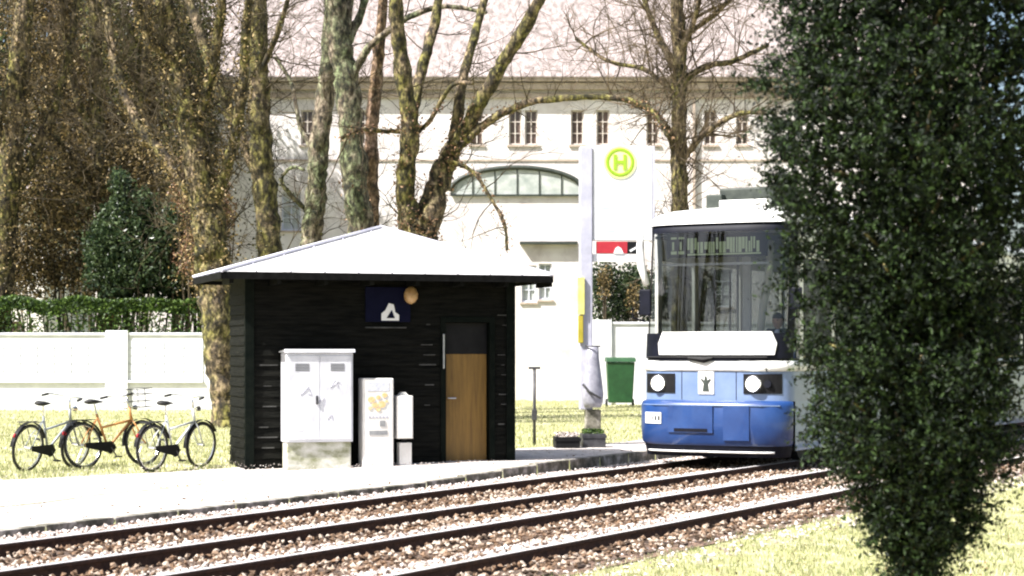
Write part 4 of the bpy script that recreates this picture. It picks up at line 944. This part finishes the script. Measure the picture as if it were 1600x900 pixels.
# roof gear: pantograph box
b = MB(); b.box(-.30, .55, 1.1, 2.4, 3.97, 4.18); b.build('roof_equipment', M['arch'], tr, bevel=.03)
b = MB(); b.box(-.45,-.20,.95,1.4,3.86,4.08); b.box(.0,.5,.95,1.05,3.87,3.96); b.build('roof_bracket', M['arch'], tr, bevel=.02)
b = MB(); b.box(-.20,.60,.85,.92,3.87,3.98); b.build('roof_fairing', M['tramwhite'], tr, bevel=.02)
b = MB(); b.tube([(-.5,5,3.9),(-.45,6.6,4.25),(-.3,8,3.95)], .03, 6); b.tube([(.5,5,3.9),(.45,6.6,4.25),(.3,8,3.95)], .03, 6); b.tube([(-.8,6.6,4.28),(.8,6.6,4.28)], .03, 6); b.build('pantograph', M['darksteel'], tr)
# underframe & wheels
b = MB(); b.box(-1.0, 1.0, .5, TL-.3, .34, .84); b.build('underframe', M['tramdark'], tr)
for y in (1.7, 3.5, 9.0, 10.8, 16, 17.8):
    for sgn in (-1, 1):
        MB().tube([(sgn*.66,y,.47),(sgn*.79,y,.47)], .325, 28).build('wheel', M['darksteel'], tr, bevel=0)
# ---- driver: seated figure grown from a skeleton
def skin_figure(name, verts, edges, radii, m, parent, sub=2):
    me = bpy.data.meshes.new(name); me.from_pydata(verts, edges, []); o = bpy.data.objects.new(name, me); scene.collection.objects.link(o); o.parent = parent
    md = o.modifiers.new('skin', 'SKIN'); sm = o.modifiers.new('sub', 'SUBSURF'); sm.levels = sub; sm.render_levels = sub
    for i, r_ in enumerate(radii): me.skin_vertices[0].data[i].radius = (r_, r_)
    me.skin_vertices[0].data[0].use_root = True
    me.materials.append(m); md.use_smooth_shade = True; return o
c = tr.matrix_world
drv = empty('person', (0,0,0)); tr_loc = Vector((.56, 1.30, 0)); Rz = Matrix.Rotation(math.atan2(D[1], D[0])-math.pi/2, 4, 'Z')
drv.location = Vector((fc[0], fc[1], 0))+Rz@tr_loc; drv.rotation_euler = (0,0,math.atan2(D[1], D[0])-math.pi/2)
tag(drv, 'person in a light blue shirt seated at the controls behind the windscreen', 'person')
z0 = 1.40
V = [(0,0,z0),(0,-.02,z0+.25),(0,-.02,z0+.48),(0,-.02,z0+.60),(0,-.04,z0+.70),
     (-.19,-.03,z0+.50),(-.26,-.10,z0+.24),(-.16,-.36,z0+.24),(-.14,-.44,z0+.26),
     (.19,-.03,z0+.50),(.26,-.10,z0+.24),(.16,-.36,z0+.24),(.14,-.44,z0+.26),
     (-.10,-.05,z0-.02),(-.13,-.42,z0),(-.13,-.46,z0-.42),(-.13,-.58,z0-.47),(.10,-.05,z0-.02),(.13,-.42,z0),(.13,-.46,z0-.42),(.13,-.58,z0-.47)]
E = [(0,1),(1,2),(2,3),(3,4),(2,5),(5,6),(6,7),(7,8),(2,9),(9,10),(10,11),(11,12),(0,13),(13,14),(14,15),(15,16),(0,17),(17,18),(18,19),(19,20)]
RD = [.15,.14,.14,.055,.05,.07,.055,.035,.03,.07,.055,.035,.03,.09,.07,.05,.045,.09,.07,.05,.045]
skin_figure('shirt_body', V, E, RD, M['shirt'], drv)
b = bmesh.new(); bmesh.ops.create_uvsphere(b, u_segments=20, v_segments=14, radius=1)
for v_ in b.verts:
    x, y, z = v_.co; 
    if z < 0: x *= 1-.22*abs(z); y *= 1-.10*abs(z)
    if y < -.6 and abs(x) < .22 and -.35 < z < .15: y -= .16      # nose
    v_.co = (x*.078, y*.098-.04, z*.118+z0+.80)
me = bpy.data.meshes.new('head'); b.to_mesh(me); b.free(); me.materials.append(M['skin']); ho = bpy.data.objects.new('head', me); scene.collection.objects.link(ho); ho.parent = drv
for p in me.polygons: p.use_smooth = True
hb2 = bmesh.new(); bmesh.ops.create_uvsphere(hb2, u_segments=20, v_segments=12, radius=1)
bmesh.ops.delete(hb2, geom=[v_ for v_ in hb2.verts if v_.co.z < .15 and v_.co.y < .1 or v_.co.z < -.5], context='VERTS')
for v_ in hb2.verts: v_.co = (v_.co.x*.086, v_.co.y*.106-.035, v_.co.z*.126+z0+.81)
me = bpy.data.meshes.new('hair'); hb2.to_mesh(me); hb2.free(); me.materials.append(M['hair']); o = bpy.data.objects.new('hair', me); scene.collection.objects.link(o); o.parent = drv
b = MB()
for sgn in (-1, 1): b.disc((sgn*.03, -.134, z0+.815), .009, 8, .006)
b.build('eye', M['black'], ho); MB().box(-.022,.022,-.138,-.130,z0+.742,z0+.750).build('mouth', M['seat'], ho)
for sgn in (-1, 1):
    for k in range(4): 
        x0 = sgn*.14+(k-1.5)*.02
        if k == 0: hnd = MB()
        hnd.tube([(x0,-.46,z0+.27),(x0,-.52,z0+.275+.004*k),(x0,-.545,z0+.255)], [.010,.009,.008], 6)
    hnd.tube([(sgn*.14-sgn*.035,-.45,z0+.27),(sgn*.14-sgn*.06,-.49,z0+.28),(sgn*.14-sgn*.055,-.52,z0+.285)], [.012,.010,.008], 6)
    hnd.tube([(sgn*.14,-.40,z0+.262),(sgn*.14,-.44,z0+.268),(sgn*.14,-.47,z0+.27)], [.028,.040,.036], 8)
    hnd.build('hand', M['skin'], drv, smooth=True)
MB().box(-.24,.24,.10,.18,z0-.05,z0+.70).build('driver_seat', M['tramdark'], tr, bevel=.03).location = (.56,1.30,0)

# ------------------------------------------------------------------ foreground yew
CY = 10.0; cx0 = xpx(1432, CY); yw = empty('yew_tree', (cx0, CY, 0)); tag(yw, 'large dark evergreen crown in the right foreground, tapering to its foot', 'tree')
prof = [(-330,60),(-250,150),(-120,230),(0,252),(60,226),(180,246),(260,236),(330,206),(370,178),(420,180),(500,166),(560,168),(620,158),(700,150),(760,116),(820,86),(870,52),(910,30),(950,12)]
pz = np.array([zpx(y, CY) for y, r in prof])[::-1]; pr = np.array([r/300. for y, r in prof])[::-1]
def crown_pts(n, f0, f1, pw=1):
    z = rng.uniform(pz[0], pz[-1], n*2); r = np.interp(z, pz, pr); k = rng.random(n*2) < (r/r.max())**.6; z, r = z[k][:n], r[k][:n]; n = len(z)
    a = rng.uniform(0, 2*math.pi, n)
    nz = np.array([mnoise.noise(Vector((math.cos(t)*2.3, math.sin(t)*2.3, zz*3.0)))*.34+mnoise.noise(Vector((math.cos(t)*6, math.sin(t)*6, zz*8)))*.20 for t, zz in zip(a, z)])
    f = f0+(f1-f0)*rng.random(n)**pw
    rr = r*(f+nz*f); return np.stack([rr*np.cos(a), rr*np.sin(a), z], 1), a, n
C, a, n = crown_pts(1650, .58, 1.0, .55)
out = np.stack([np.cos(a), np.sin(a), rng.uniform(-.3, .7, n)], 1)+rng.normal(size=(n,3))*.35; out /= np.linalg.norm(out,axis=1)[:,None]
ns_ = 9; L_ = rng.uniform(.06, .26, (n,ns_,1))*rng.uniform(.6,1.3,(n,1,1))
sd = out[:,None]+rng.normal(size=(n,ns_,3))*.55; sd /= np.linalg.norm(sd,axis=2)[:,:,None]
LC = []
for k in range(9):
    t = (k+.5)/9; LC.append((C[:,None]-out[:,None]*.05+sd*L_*t+rng.normal(size=(n,ns_,3))*.007).reshape(-1,3))
v1, q1 = leaves(np.concatenate(LC), .032, aspect=.42)
C2, a2, n2 = crown_pts(30000, .10, .74, .8); v2, q2 = leaves(C2, .055, aspect=.5)
b = MB(); b.add(v1, q=q1); b.add(v2, q=q2); b.build('crown', M['yew'], yw)
tb = MB(); limb(tb, [(0,0,-.1),(.01,0,.6),(-.02,.03,1.6),(.02,0,3),(0,0,4.3)], [.10,.085,.07,.05,.02], n=12)
for k in range(70):
    z = random.uniform(.8, 4.2); a_ = random.uniform(0, 6.28); r_ = np.interp(z, pz, pr)*.85
    limb(tb, [(0,0,z-.15),(r_*.5*math.cos(a_), r_*.5*math.sin(a_), z+.0),(r_*math.cos(a_), r_*math.sin(a_), z+.12)], [.02,.012,.005], n=5, sub=3)
tb.build('trunk', M['bark'], yw, smooth=True)
